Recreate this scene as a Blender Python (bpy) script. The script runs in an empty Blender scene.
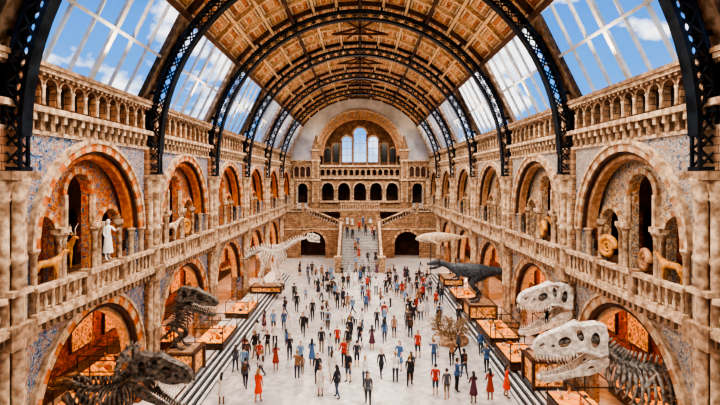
import bpy, bmesh, math, random
from math import sin, cos, pi, radians, sqrt, atan2
from mathutils import Vector, Matrix, Quaternion
from mathutils.geometry import tessellate_polygon
random.seed(11)
scene = bpy.context.scene
COL = scene.collection
try:
    scene.view_settings.look = 'AgX - High Contrast'
except Exception as e:
    print(e)

# ------------------------------------------------------------------ materials
def new_mat(name):
    m = bpy.data.materials.new(name); m.use_nodes = True
    nt = m.node_tree; b = nt.nodes['Principled BSDF']
    return m, nt, b
def N(nt, t, **kw):
    n = nt.nodes.new(t)
    for k, v in kw.items(): setattr(n, k, v)
    return n
def ramp(nt, stops, interp='LINEAR'):
    r = N(nt, 'ShaderNodeValToRGB'); cr = r.color_ramp; cr.interpolation = interp
    while len(cr.elements) < len(stops): cr.elements.new(0.5)
    for e, (p, c) in zip(cr.elements, stops):
        e.position = p; e.color = (c[0], c[1], c[2], 1)
    return r
def wallvec(nt, s=1.0):
    tc = N(nt, 'ShaderNodeTexCoord'); sp = N(nt, 'ShaderNodeSeparateXYZ')
    nt.links.new(tc.outputs['Object'], sp.inputs[0])
    ad = N(nt, 'ShaderNodeMath', operation='ADD')
    nt.links.new(sp.outputs[0], ad.inputs[0]); nt.links.new(sp.outputs[1], ad.inputs[1])
    cb = N(nt, 'ShaderNodeCombineXYZ')
    nt.links.new(ad.outputs[0], cb.inputs[0]); nt.links.new(sp.outputs[2], cb.inputs[1])
    return cb.outputs[0], tc.outputs['Object']
def noise_mat(name, c1, c2, scale=3.0, rough=0.7, metal=0.0, bump=0.15, detail=5, spec=0.4):
    m, nt, b = new_mat(name)
    tc = N(nt, 'ShaderNodeTexCoord')
    no = N(nt, 'ShaderNodeTexNoise'); no.inputs['Scale'].default_value = scale; no.inputs['Detail'].default_value = detail
    nt.links.new(tc.outputs['Object'], no.inputs['Vector'])
    r = ramp(nt, [(0.35, c1), (0.65, c2)])
    nt.links.new(no.outputs[0], r.inputs[0]); nt.links.new(r.outputs[0], b.inputs['Base Color'])
    b.inputs['Roughness'].default_value = rough; b.inputs['Metallic'].default_value = metal
    b.inputs['Specular IOR Level'].default_value = spec
    if bump:
        bp = N(nt, 'ShaderNodeBump'); bp.inputs['Strength'].default_value = bump; bp.inputs['Distance'].default_value = 0.05
        nt.links.new(no.outputs[0], bp.inputs['Height']); nt.links.new(bp.outputs[0], b.inputs['Normal'])
    return m
def ashlar(name, c1, c2, mortar, w=0.7, h=0.28, rough=0.75):
    m, nt, b = new_mat(name)
    v, oc = wallvec(nt)
    br = N(nt, 'ShaderNodeTexBrick'); br.inputs['Scale'].default_value = 1.0
    br.inputs['Brick Width'].default_value = w; br.inputs['Row Height'].default_value = h
    br.inputs['Mortar Size'].default_value = 0.018; br.inputs['Color1'].default_value = (*c1, 1)
    br.inputs['Color2'].default_value = (*c2, 1); br.inputs['Mortar'].default_value = (*mortar, 1)
    nt.links.new(v, br.inputs['Vector'])
    no = N(nt, 'ShaderNodeTexNoise'); no.inputs['Scale'].default_value = 2.2; no.inputs['Detail'].default_value = 6
    nt.links.new(oc, no.inputs['Vector'])
    r = ramp(nt, [(0.3, (0.45, 0.4, 0.36)), (0.7, (1.2, 1.15, 1.1))])
    nt.links.new(no.outputs[0], r.inputs[0])
    mx = N(nt, 'ShaderNodeMixRGB', blend_type='MULTIPLY'); mx.inputs[0].default_value = 1
    nt.links.new(br.outputs['Color'], mx.inputs[1]); nt.links.new(r.outputs[0], mx.inputs[2])
    nt.links.new(mx.outputs[0], b.inputs['Base Color']); b.inputs['Roughness'].default_value = rough
    bp = N(nt, 'ShaderNodeBump'); bp.inputs['Strength'].default_value = 0.5; bp.inputs['Distance'].default_value = 0.03; bp.invert = True
    nt.links.new(br.outputs['Fac'], bp.inputs['Height']); nt.links.new(bp.outputs[0], b.inputs['Normal'])
    return m
def mosaic(name, cols, scale=2.2, rough=0.45, vs=5.0, vmix=0.75, glow=0.0, crisp=False):
    m, nt, b = new_mat(name)
    v, oc = wallvec(nt)
    no = N(nt, 'ShaderNodeTexNoise'); no.inputs['Scale'].default_value = scale; no.inputs['Detail'].default_value = 3
    no.inputs['Distortion'].default_value = 2.5
    nt.links.new(v, no.inputs['Vector'])
    n = len(cols)
    r = ramp(nt, [((0.0 if (crisp and i == 0) else 0.34 + 0.32 * i / (n - 1)), c) for i, c in enumerate(cols)], 'CONSTANT' if crisp else 'LINEAR')
    nt.links.new(no.outputs[0], r.inputs[0])
    vo = N(nt, 'ShaderNodeTexVoronoi'); vo.inputs['Scale'].default_value = vs
    nt.links.new(v, vo.inputs['Vector'])
    r2 = ramp(nt, [(0.0, (0.3, 0.25, 0.22)), (0.25, (1, 1, 1)), (0.5, (1.05, 1.05, 1.05)), (0.62, (0.35, 0.3, 0.26))])
    nt.links.new(vo.outputs['Distance'], r2.inputs[0])
    mx = N(nt, 'ShaderNodeMixRGB', blend_type='MULTIPLY'); mx.inputs[0].default_value = vmix
    nt.links.new(r.outputs[0], mx.inputs[1]); nt.links.new(r2.outputs[0], mx.inputs[2])
    nt.links.new(mx.outputs[0], b.inputs['Base Color']); b.inputs['Roughness'].default_value = rough
    if glow:
        nt.links.new(mx.outputs[0], b.inputs['Emission Color']); b.inputs['Emission Strength'].default_value = glow
    return m
def plain(name, c, rough=0.5, metal=0.0):
    m, nt, b = new_mat(name)
    b.inputs['Base Color'].default_value = (*c, 1); b.inputs['Roughness'].default_value = rough
    b.inputs['Metallic'].default_value = metal
    return m
def palette_mat(name, cols, mul, rough=0.8):
    m, nt, b = new_mat(name)
    oi = N(nt, 'ShaderNodeObjectInfo')
    mu = N(nt, 'ShaderNodeMath', operation='MULTIPLY'); mu.inputs[1].default_value = mul
    fr = N(nt, 'ShaderNodeMath', operation='FRACT')
    nt.links.new(oi.outputs['Random'], mu.inputs[0]); nt.links.new(mu.outputs[0], fr.inputs[0])
    n = len(cols)
    r = ramp(nt, [(i / n, c) for i, c in enumerate(cols)], 'CONSTANT')
    nt.links.new(fr.outputs[0], r.inputs[0]); nt.links.new(r.outputs[0], b.inputs['Base Color'])
    b.inputs['Roughness'].default_value = rough
    return m

STONE = {}
STONE['L'] = ashlar('terracotta_ashlar_warm', (0.46, 0.22, 0.10), (0.28, 0.12, 0.05), (0.04, 0.02, 0.01))
STONE['R'] = ashlar('terracotta_ashlar_buff', (0.46, 0.28, 0.16), (0.29, 0.165, 0.09), (0.04, 0.025, 0.015))
PALE = noise_mat('pale_carved_stone', (0.27, 0.155, 0.085), (0.72, 0.53, 0.36), 3.5, 0.7, bump=0.5)
PALE2 = noise_mat('buff_carved_stone', (0.17, 0.095, 0.05), (0.48, 0.31, 0.19), 4.0, 0.7, bump=0.5)
TRIM = {'L': noise_mat('warmlit_orange_terracotta', (0.36, 0.07, 0.012), (0.68, 0.22, 0.055), 4, 0.6),  # left terracotta pushed more orange, warm lamplight put into the colour
        'R': noise_mat('brown_terracotta', (0.26, 0.11, 0.045), (0.52, 0.29, 0.15), 4, 0.6)}
TRIM2 = {'L': noise_mat('cream_voussoir', (0.40, 0.22, 0.10), (0.74, 0.50, 0.29), 6, 0.6),
         'R': noise_mat('buff_voussoir', (0.36, 0.24, 0.14), (0.66, 0.50, 0.34), 6, 0.6)}
TILE = {'L': mosaic('blue_gold_mosaic_mural', [(0.02, 0.07, 0.20), (0.09, 0.22, 0.40), (0.58, 0.46, 0.32), (0.04, 0.13, 0.30), (0.60, 0.24, 0.06), (0.20, 0.36, 0.50), (0.66, 0.44, 0.17)], 2.2, crisp=True, vs=9, vmix=0.45),
        'R': mosaic('buff_gold_mosaic_mural', [(0.06, 0.09, 0.16), (0.52, 0.41, 0.28), (0.11, 0.20, 0.32), (0.62, 0.50, 0.35), (0.40, 0.19, 0.07), (0.20, 0.27, 0.36), (0.62, 0.43, 0.22)], 2.2, crisp=True, vs=9, vmix=0.45)}
TYMP = {'L': mosaic('orange_tympanum', [(0.42, 0.09, 0.015), (0.66, 0.28, 0.08), (0.07, 0.14, 0.26), (0.76, 0.45, 0.18)], 2.2, crisp=True, vs=8, vmix=0.5),
        'R': mosaic('tan_tympanum', [(0.36, 0.21, 0.11), (0.68, 0.51, 0.33), (0.14, 0.17, 0.22), (0.62, 0.45, 0.27)], 2.2, crisp=True, vs=8, vmix=0.5)}
DARK = noise_mat('shadowed_gallery_plaster', (0.03, 0.01, 0.006), (0.08, 0.03, 0.015), 1.5, 0.8)  # shade of the aisles and recesses put into the plaster colour
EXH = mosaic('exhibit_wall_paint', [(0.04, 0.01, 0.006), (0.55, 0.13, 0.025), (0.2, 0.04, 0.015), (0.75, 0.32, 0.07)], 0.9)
IRON = noise_mat('dark_painted_iron', (0.006, 0.009, 0.013), (0.025, 0.036, 0.048), 2, 0.35, 0.6, 0.05)
BACKST = ashlar('end_wall_stone', (0.48, 0.30, 0.17), (0.33, 0.19, 0.10), (0.06, 0.035, 0.02))
BACKPALE = noise_mat('whitewashed_gable', (0.36, 0.34, 0.33), (0.54, 0.52, 0.50), 0.6, 0.8)
BROWNB = noise_mat('grey_brown_fossil', (0.02, 0.016, 0.013), (0.19, 0.155, 0.125), 6, 0.45, 0.1, 0.6)
SLATE = noise_mat('slate_blue_skin', (0.015, 0.02, 0.028), (0.08, 0.095, 0.115), 6, 0.45, 0.1, 0.5)
BONE = noise_mat('fossil_bone', (0.42, 0.36, 0.30), (0.88, 0.83, 0.76), 6, 0.6, 0, 0.5)
DBONE = noise_mat('grey_fossil_bone', (0.07, 0.065, 0.06), (0.42, 0.40, 0.37), 6, 0.6, 0, 0.4)
TBONE = noise_mat('tan_bone', (0.42, 0.30, 0.18), (0.80, 0.66, 0.48), 5, 0.6, 0, 0.3)
GOLD = noise_mat('golden_fur', (0.45, 0.16, 0.03), (0.75, 0.38, 0.10), 6, 0.5)
MARBLE = noise_mat('white_marble', (0.75, 0.74, 0.72), (0.9, 0.9, 0.88), 3, 0.35)
WOOD = noise_mat('dark_oak', (0.03, 0.011, 0.005), (0.11, 0.042, 0.018), 4, 0.5)
CASEP = mosaic('glowing_diorama', [(0.10, 0.02, 0.008), (0.65, 0.20, 0.04), (0.85, 0.50, 0.18), (0.5, 0.07, 0.015)], 2.5, glow=0.6)  # emission in the paint stands in for lighting inside the displays
BED = mosaic('glowing_exhibit_bed', [(0.55, 0.09, 0.01), (0.9, 0.38, 0.08), (0.6, 0.14, 0.02), (0.95, 0.6, 0.22)], 2.5, glow=1.2)  # bed surface glows itself in place of a lamp in the case
BLACK = plain('black_stone_and_shade', (0.008, 0.008, 0.01), 0.3)  # stone and frames, and painted shade in the dark arches
WHITE = noise_mat('white_stone_tread', (0.5, 0.5, 0.5), (0.75, 0.75, 0.75), 4, 0.4)
TREAD = noise_mat('grey_stair_stone', (0.28, 0.27, 0.26), (0.46, 0.44, 0.42), 4, 0.5)
TWIG = noise_mat('dry_twigs', (0.14, 0.07, 0.03), (0.44, 0.30, 0.17), 6, 0.9)
FRAMEM = noise_mat('skylight_frame_paint', (0.42, 0.42, 0.42), (0.60, 0.60, 0.60), 2, 0.5, 0, 0)
CREAM = noise_mat('ceiling_cream_rib', (0.48, 0.32, 0.18), (0.80, 0.62, 0.42), 3, 0.6)
PANEL = mosaic('painted_ceiling_panel', [(0.18, 0.03, 0.01), (0.62, 0.24, 0.07), (0.28, 0.06, 0.015), (0.78, 0.48, 0.20)], 3.0, crisp=True, vs=6, vmix=0.5)
PANEL2 = mosaic('painted_ceiling_panel_gold', [(0.62, 0.38, 0.16), (0.32, 0.10, 0.03), (0.74, 0.50, 0.24), (0.42, 0.14, 0.04)], 2.6, crisp=True, vs=6, vmix=0.5)
GLASS = bpy.data.materials.new('skylight_glass'); GLASS.use_nodes = True
_nt = GLASS.node_tree; _nt.nodes.clear()
_o = N(_nt, 'ShaderNodeOutputMaterial'); _mx = N(_nt, 'ShaderNodeMixShader'); _mx.inputs[0].default_value = 0.05
_t = N(_nt, 'ShaderNodeBsdfTransparent'); _g = N(_nt, 'ShaderNodeBsdfGlossy'); _g.inputs['Roughness'].default_value = 0.05
_nt.links.new(_t.outputs[0], _mx.inputs[1]); _nt.links.new(_g.outputs[0], _mx.inputs[2]); _nt.links.new(_mx.outputs[0], _o.inputs[0])
FLOORM, nt, b = new_mat('polished_terrazzo')
tc = N(nt, 'ShaderNodeTexCoord')
vo = N(nt, 'ShaderNodeTexVoronoi'); vo.inputs['Scale'].default_value = 3.0
no = N(nt, 'ShaderNodeTexNoise'); no.inputs['Scale'].default_value = 0.5; no.inputs['Detail'].default_value = 7
nt.links.new(tc.outputs['Object'], vo.inputs['Vector']); nt.links.new(tc.outputs['Object'], no.inputs['Vector'])
r1 = ramp(nt, [(0.0, (0.38, 0.375, 0.375)), (1.0, (0.72, 0.70, 0.69))]); nt.links.new(vo.outputs['Color'], r1.inputs[0])
r2 = ramp(nt, [(0.3, (0.72, 0.71, 0.70)), (0.7, (1.1, 1.09, 1.07))]); nt.links.new(no.outputs[0], r2.inputs[0])
mx = N(nt, 'ShaderNodeMixRGB', blend_type='MULTIPLY'); mx.inputs[0].default_value = 1
nt.links.new(r1.outputs[0], mx.inputs[1]); nt.links.new(r2.outputs[0], mx.inputs[2])
nt.links.new(mx.outputs[0], b.inputs['Base Color']); b.inputs['Roughness'].default_value = 0.3

# ------------------------------------------------------------------ mesh builder
class MB:
    def __init__(s, M=None):
        s.v = []; s.f = []; s.mi = []; s.sm = []; s.mats = []; s.M = M
    def midx(s, m):
        if m not in s.mats: s.mats.append(m)
        return s.mats.index(m)
    def add(s, vs, fs, mat, smooth=False):
        o = len(s.v)
        for p in vs: s.v.append(tuple(s.M(*p)) if s.M else tuple(p))
        i = s.midx(mat)
        for f in fs:
            s.f.append([o + k for k in f]); s.mi.append(i); s.sm.append(smooth)
    def merge(s, m2):
        o = len(s.v)
        for m_ in m2.mats: s.midx(m_)
        s.v += m2.v; s.f += [[o+k for k in f] for f in m2.f]; s.mi += [s.mats.index(m2.mats[k]) for k in m2.mi]; s.sm += m2.sm
    def box(s, a0, a1, b0, b1, c0, c1, mat):
        vs = [(a0,b0,c0),(a1,b0,c0),(a1,b1,c0),(a0,b1,c0),(a0,b0,c1),(a1,b0,c1),(a1,b1,c1),(a0,b1,c1)]
        s.add(vs, [(0,3,2,1),(4,5,6,7),(0,1,5,4),(1,2,6,5),(2,3,7,6),(3,0,4,7)], mat)
    def beam(s, p0, p1, w, h, mat, up=(0,0,1)):
        p0 = Vector(p0); p1 = Vector(p1); d = (p1-p0).normalized(); up = Vector(up)
        sd = d.cross(up)
        if sd.length < 1e-4: sd = d.cross(Vector((1,0,0)))
        sd.normalize(); u = sd.cross(d).normalized()
        vs = []
        for p in (p0, p1):
            for a, b in ((-1,-1),(1,-1),(1,1),(-1,1)):
                vs.append(p + sd*a*w/2 + u*b*h/2)
        s.add(vs, [(0,3,2,1),(4,5,6,7),(0,1,5,4),(1,2,6,5),(2,3,7,6),(3,0,4,7)], mat)
    def tube(s, pts, rad, n, mat, smooth=True, flat=1.0):
        pts = [Vector(p) for p in pts]; k = len(pts)
        if not isinstance(rad, (list, tuple)): rad = [rad]*k
        vs = []; prev = None
        for i, p in enumerate(pts):
            d = (pts[min(i+1,k-1)] - pts[max(i-1,0)])
            d = d.normalized() if d.length > 1e-6 else Vector((0,0,1))
            if prev is None:
                a = d.cross(Vector((0,0,1)))
                if a.length < 0.05: a = d.cross(Vector((1,0,0)))
                a.normalize()
            else:
                a = prev - d*prev.dot(d)
                a.normalize()
            prev = a; bb = d.cross(a)
            for j in range(n):
                t = 2*pi*j/n
                vs.append(p + a*cos(t)*rad[i]*flat + bb*sin(t)*rad[i])
        fs = []
        for i in range(k-1):
            for j in range(n):
                fs.append((i*n+j, i*n+(j+1)%n, (i+1)*n+(j+1)%n, (i+1)*n+j))
        fs.append(tuple(range(n))[::-1]); fs.append(tuple((k-1)*n+j for j in range(n)))
        s.add(vs, fs, mat, smooth)
    def lathe(s, c, prof, n, mat, smooth=True):
        vs = []; k = len(prof)
        for r, z in prof:
            for j in range(n):
                t = 2*pi*j/n; vs.append((c[0]+r*cos(t), c[1]+r*sin(t), c[2]+z))
        fs = []
        for i in range(k-1):
            for j in range(n):
                fs.append((i*n+j, i*n+(j+1)%n, (i+1)*n+(j+1)%n, (i+1)*n+j))
        fs.append(tuple(range(n))[::-1]); fs.append(tuple((k-1)*n+j for j in range(n)))
        s.add(vs, fs, mat, smooth)
    def ell(s, c, r, mat, nu=10, nv=7, keep=None):
        vs = []; c = Vector(c)
        for i in range(nv+1):
            ph = pi*i/nv
            for j in range(nu):
                t = 2*pi*j/nu
                vs.append((c[0]+r[0]*sin(ph)*cos(t), c[1]+r[1]*sin(ph)*sin(t), c[2]+r[2]*cos(ph)))
        fs = []
        for i in range(nv):
            for j in range(nu):
                f = (i*nu+j, (i+1)*nu+j, (i+1)*nu+(j+1)%nu, i*nu+(j+1)%nu)
                if keep:
                    m = sum((Vector(vs[q]) for q in f), Vector())/4 - c
                    if not keep(m): continue
                fs.append(f)
        s.add(vs, fs, mat, True)
    def archwall(s, u0, u1, z0, z1, w0, w1, ops, mat, n=16):
        cur = u0
        for (c, hw, sill, spr) in ops:
            if c-hw > cur+1e-4: s.box(cur, c-hw, w0, w1, z0, z1, mat)
            if sill > z0+1e-4: s.box(c-hw, c+hw, w0, w1, z0, sill, mat)
            P = [(c-hw*cos(pi*i/n), spr+hw*sin(pi*i/n)) for i in range(n+1)]
            for i in range(n):
                a, b = P[i], P[i+1]
                vs = [(a[0],w0,a[1]),(b[0],w0,b[1]),(b[0],w0,z1),(a[0],w0,z1),
                      (a[0],w1,a[1]),(b[0],w1,b[1]),(b[0],w1,z1),(a[0],w1,z1)]
                s.add(vs, [(0,1,2,3),(7,6,5,4),(0,4,5,1),(3,2,6,7)], mat)
            cur = c+hw
        if cur < u1-1e-4: s.box(cur, u1, w0, w1, z0, z1, mat)
    def ring(s, c, z, r0, r1, w0, w1, mat, n=24, mat2=None, a0=0, a1=pi):
        for i in range(n):
            t0 = a0+(a1-a0)*i/n; t1 = a0+(a1-a0)*(i+1)/n
            m = mat if (mat2 is None or i % 2 == 0) else mat2
            q = [(r0,t0),(r1,t0),(r1,t1),(r0,t1)]
            vs = [(c+r*cos(t), w0, z+r*sin(t)) for r,t in q] + [(c+r*cos(t), w1, z+r*sin(t)) for r,t in q]
            s.add(vs, [(0,1,2,3),(7,6,5,4),(0,4,5,1),(1,5,6,2),(2,6,7,3),(3,7,4,0)], m)
    def plate(s, outer, holes, yf, th, mat):
        loops = [outer]+holes
        tri = tessellate_polygon([[Vector((p[0], p[1], 0)) for p in L] for L in loops])
        flat = [p for L in loops for p in L]; n = len(flat)
        vs = [(p[0], yf(p[0],p[1])-th/2, p[1]) for p in flat]+[(p[0], yf(p[0],p[1])+th/2, p[1]) for p in flat]
        fs = [tuple(t) for t in tri]+[tuple(i+n for i in reversed(t)) for t in tri]
        o = 0
        for L in loops:
            k = len(L)
            for i in range(k):
                a = o+i; b2 = o+(i+1)%k
                fs.append((a, b2, b2+n, a+n))
            o += k
        s.add(vs, fs, mat)
    def mesh(s, name):
        me = bpy.data.meshes.new(name); me.from_pydata(s.v, [], s.f)
        for m in s.mats: me.materials.append(m)
        me.polygons.foreach_set('material_index', s.mi); me.polygons.foreach_set('use_smooth', s.sm)
        me.update()
        bm = bmesh.new(); bm.from_mesh(me); bmesh.ops.recalc_face_normals(bm, faces=bm.faces); bm.to_mesh(me); bm.free()
        return me
    def obj(s, name, parent=None, loc=(0,0,0), rot=(0,0,0), sc=(1,1,1)):
        return put(s.mesh(name), name, parent, loc, rot, sc)
def put(me, name, parent=None, loc=(0,0,0), rot=(0,0,0), sc=(1,1,1)):
    o = bpy.data.objects.new(name, me); COL.objects.link(o)
    o.location = loc; o.rotation_euler = rot
    o.scale = (sc,)*3 if isinstance(sc, (int, float)) else sc
    if parent: o.parent = parent
    return o
def empty(name, loc=(0,0,0)):
    e = bpy.data.objects.new(name, None); COL.objects.link(e); e.location = loc; return e
def ellpts(cx, cz, rx, rz, n=10, rot=0):
    out = []
    for i in range(n):
        t = 2*pi*i/n; x = rx*cos(t); z = rz*sin(t)
        out.append((cx+x*cos(rot)-z*sin(rot), cz+x*sin(rot)+z*cos(rot)))
    return out
def skin(verts, edges, rad, sub=1, root=0):
    me = bpy.data.meshes.new('tmp'); me.from_pydata(verts, edges, []); me.update()
    o = bpy.data.objects.new('tmp', me); COL.objects.link(o)
    sk = o.modifiers.new('s', 'SKIN'); sk.use_smooth_shade = True
    ss = o.modifiers.new('d', 'SUBSURF'); ss.levels = sub; ss.render_levels = sub
    d = me.skin_vertices[0].data
    for i, r in enumerate(rad):
        d[i].radius = r if isinstance(r, (tuple, list)) else (r, r)
        d[i].use_root = (i == root)
    bpy.context.view_layer.update()
    dg = bpy.context.evaluated_depsgraph_get(); dg.update()
    ev = o.evaluated_get(dg); m2 = ev.to_mesh()
    vs = [tuple(v.co) for v in m2.vertices]; fs = [tuple(p.vertices) for p in m2.polygons]
    ev.to_mesh_clear(); bpy.data.objects.remove(o); bpy.data.meshes.remove(me)
    return vs, fs

# ------------------------------------------------------------------ hall dimensions
HW = 12.0; BAY = 10.6; YB = 79.2; NB = 8; Y0 = YB-BAY*NB
ZC = 13.5; RV = 12.6

def balustrade(mb, u0, u1, w, z, mat, h=1.1, n=None):
    n = n or max(2, int((u1-u0)/0.36))
    mb.box(u0, u1, w-0.14, w+0.14, z, z+0.15, mat)
    mb.box(u0, u1, w-0.18, w+0.18, z+h-0.17, z+h, mat)
    for i in range(n):
        u = u0+(u1-u0)*(i+0.5)/n
        mb.lathe((u, w, z+0.15), [(0.09,0),(0.05,0.08),(0.085,0.3),(0.05,0.55),(0.08,h-0.32)], 6, mat)
def column(mb, u, w, z0, z1, r, mat, cap=0.35, n=10):
    h = z1-z0
    mb.lathe((u,w,z0), [(r*1.6,0),(r*1.6,0.12),(r*1.25,0.2),(r,0.3),(r,h-cap),(r*1.2,h-cap+0.03),(r*1.05,h-cap+0.08),(r*1.7,h-0.1),(r*1.8,h-0.1),(r*1.8,h)], n, mat)

def side_bay(S):
    mb = MB(lambda u, w, z: (-HW-w, u, z))
    st, tr, tr2, ti, ty = STONE[S], TRIM[S], TRIM2[S], TILE[S], TYMP[S]
    C = BAY/2
    mb.archwall(0, BAY, 0, 6.35, 0, 0.9, [(C, 3.95, 0, 2.35)], ti, 24)
    mb.ring(C, 2.35, 3.95, 4.35, -0.14, 0.1, tr, 25, tr2)
    mb.ring(C, 2.35, 3.6, 3.95, 0.25, 0.7, tr2, 20)
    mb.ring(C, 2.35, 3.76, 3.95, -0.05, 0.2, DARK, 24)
    mb.ring(C, 2.35, 4.35, 4.5, -0.22, 0.1, PALE, 24)
    for sg in (-1, 1):
        mb.box(C+sg*4.2-0.32, C+sg*4.2+0.32, -0.12, 0.9, 0, 1.0, st)
        column(mb, C+sg*3.75, 0.45, 0, 2.35, 0.17, PALE2)
    mb.box(0, BAY, -0.12, 0.9, 6.35, 6.55, PALE)
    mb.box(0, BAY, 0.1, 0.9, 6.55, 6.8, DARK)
    for i in range(26):
        u = (i+0.5)*BAY/26
        mb.box(u-0.1, u+0.1, -0.45, 0.1, 6.5, 6.85, PALE2)
    mb.box(0, BAY, -0.6, 5, 6.85, 7.05, PALE)
    balustrade(mb, 0.7, BAY-0.7, -0.42, 7.05, PALE, n=22)
    for u in (C-1.5, C+1.5):
        mb.box(u-0.16, u+0.16, -0.6, -0.24, 7.05, 8.25, PALE2)
    mb.archwall(0, BAY, 7.05, 13.7, 0, 0.6, [(C, 3.85, 7.05, 9.45)], ti, 24)
    mb.ring(C, 9.45, 3.85, 4.2, -0.16, 0.1, tr, 31, tr2)
    mb.ring(C, 9.45, 3.5, 3.85, 0.15, 0.6, tr, 24)
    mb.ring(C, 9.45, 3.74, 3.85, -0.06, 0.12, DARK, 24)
    mb.ring(C, 9.45, 4.2, 4.36, -0.24, 0.1, PALE, 24)
    for sg in (-1, 1):
        column(mb, C+sg*3.72, 0.25, 7.05, 9.45, 0.13, PALE)
        column(mb, C+sg*4.12, -0.08, 7.05, 9.45, 0.13, PALE)
    mb.archwall(C-3.9, C+3.9, 7.05, 13.5, 0.85, 1.25, [(C-2.5, 0.85, 7.05, 9.7), (C, 0.95, 7.05, 11.35), (C+2.5, 0.85, 7.05, 9.7)], ty, 14)
    mb.ring(C, 11.35, 0.95, 1.2, 0.7, 0.9, tr, 13, tr2)
    for sg in (-1, 1):
        mb.ring(C+sg*2.5, 9.7, 0.85, 1.08, 0.7, 0.9, tr, 11, tr2)
        for du in (1.15, 1.5):
            column(mb, C+sg*du, 0.72, 7.05, 9.75, 0.12, PALE)
        column(mb, C+sg*3.45, 0.72, 7.05, 9.75, 0.12, PALE)
        mb.box(C+sg*1.32-0.36, C+sg*1.32+0.36, 0.5, 0.95, 9.75, 9.98, PALE)
        mb.box(C+sg*1.05-0.1, C+sg*1.05+0.1, 0.65, 0.9, 9.98, 11.35, PALE)
        mb.box(C+sg*3.45-0.2, C+sg*3.45+0.2, 0.5, 0.95, 9.75, 9.95, PALE)
    mb.box(0, BAY, -0.1, 0.6, 13.7, 13.85, PALE)
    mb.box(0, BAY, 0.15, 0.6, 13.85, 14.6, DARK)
    nn = 16
    for i in range(nn):
        u = 0.7+(BAY-1.4)*(i+0.5)/nn
        mb.box(u-0.12, u+0.12, -0.18, 0.2, 13.85, 14.35, PALE2)
        mb.box(u-0.09, u+0.09, -0.3, 0.2, 14.2, 14.5, PALE)
    mb.box(0, BAY, -0.38, 0.6, 14.5, 14.72, PALE)
    na = 10; pu = (BAY-1.7)/na
    ops = [(0.85+pu*(i+0.5), 0.34, 14.85, 15.55) for i in range(na)]
    mb.archwall(0, BAY, 14.72, 16.05, 0, 0.25, ops, st, 8)
    for i in range(na+1):
        u = 0.85+pu*i
        mb.lathe((u, -0.06, 14.85), [(0.1,0),(0.07,0.08),(0.07,0.6),(0.11,0.72)], 6, PALE)
        if i < na:
            mb.ring(u+pu/2, 15.55, 0.34, 0.41, -0.08, 0.05, PALE2, 8)
            mb.box(u+pu/2-0.36, u+pu/2+0.36, 0.26, 0.3, 14.8, 15.95, BLACK)  # black panel stands in for the shade inside each small arch
    mb.box(0, BAY, -0.25, 1.6, 16.05, 16.22, PALE)
    for i in range(30):
        u = (i+0.5)*BAY/30
        mb.box(u-0.08, u+0.08, -0.2, 0, 15.93, 16.06, PALE2)
    mb.box(0, BAY, -0.35, 1.6, 16.22, 16.4, PALE2)
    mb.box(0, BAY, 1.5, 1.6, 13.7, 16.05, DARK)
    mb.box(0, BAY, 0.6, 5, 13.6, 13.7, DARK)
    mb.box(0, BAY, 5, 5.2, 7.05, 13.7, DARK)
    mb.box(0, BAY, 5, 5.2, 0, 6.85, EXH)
    mb.box(0, BAY, 4.7, 5, 0, 1.0, WOOD)
    for k in range(3):
        u = 1.7+k*3.5
        mb.box(u-1.1, u+1.1, 4.85, 5, 1.8, 4.6, WOOD)
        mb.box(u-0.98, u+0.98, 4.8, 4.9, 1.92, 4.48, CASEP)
        mb.box(u-1.1, u+1.1, 4.6, 5, 7.05, 10.3, WOOD)
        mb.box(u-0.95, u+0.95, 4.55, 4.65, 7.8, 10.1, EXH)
    return mb
def pier_mesh(S):
    mb = MB(lambda u, w, z: (-HW-w, u, z))
    st = STONE[S]
    mb.box(-0.62, 0.62, -0.18, 0.9, 0, 13.7, st)
    mb.box(-0.72, 0.72, -0.68, 0.2, 0, 0.9, PALE2)
    mb.box(-0.6, 0.6, -0.62, 0.2, 0.9, 1.15, PALE)
    for u, w, r in ((0, -0.4, 0.2), (-0.4, -0.24, 0.15), (0.4, -0.24, 0.15)):
        mb.lathe((u, w, 1.15), [(r*1.4,0),(r*1.4,0.12),(r,0.25),(r,2.4),(r*1.3,2.45),(r*1.3,2.6),(r,2.65),(r,5.1),(r*1.35,5.2),(r*1.35,5.5),(r,5.6),(r,8.0),(r*1.25,8.05),(r*1.25,8.2),(r,8.25),(r,10.1),(r*1.3,10.2),(r*1.1,10.3),(r*1.9,10.8),(r*1.9,10.9)], 12, PALE)
    mb.box(-0.68, 0.68, -0.72, 0.2, 12.0, 12.3, PALE2)
    mb.box(-0.62, 0.62, -0.66, 0.2, 6.35, 7.1, PALE2)
    mb.box(-0.5, 0.5, -0.6, -0.1, 8.1, 8.3, PALE)
    for u in (-0.18, 0.18):
        mb.box(u-0.05, u+0.05, -0.66, -0.56, 12.3, 14.2, IRON)
        mb.box(u-0.05, u+0.05, -0.08, 0.02, 12.3, 14.2, IRON)
    mb.box(-0.28, 0.28, -0.7, 0.02, 12.3, 12.45, IRON)
    for k in range(2):
        z = 12.45+k*0.6
        for u in (-0.18, 0.18):
            mb.beam((u, -0.6, z), (u, -0.05, z+0.6), 0.05, 0.08, IRON, up=(1,0,0))
            mb.beam((u, -0.05, z), (u, -0.6, z+0.6), 0.05, 0.08, IRON, up=(1,0,0))
    mb.box(-0.5, 0.5, 0.0, 0.6, 13.7, 16.2, st)
    return mb
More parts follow.
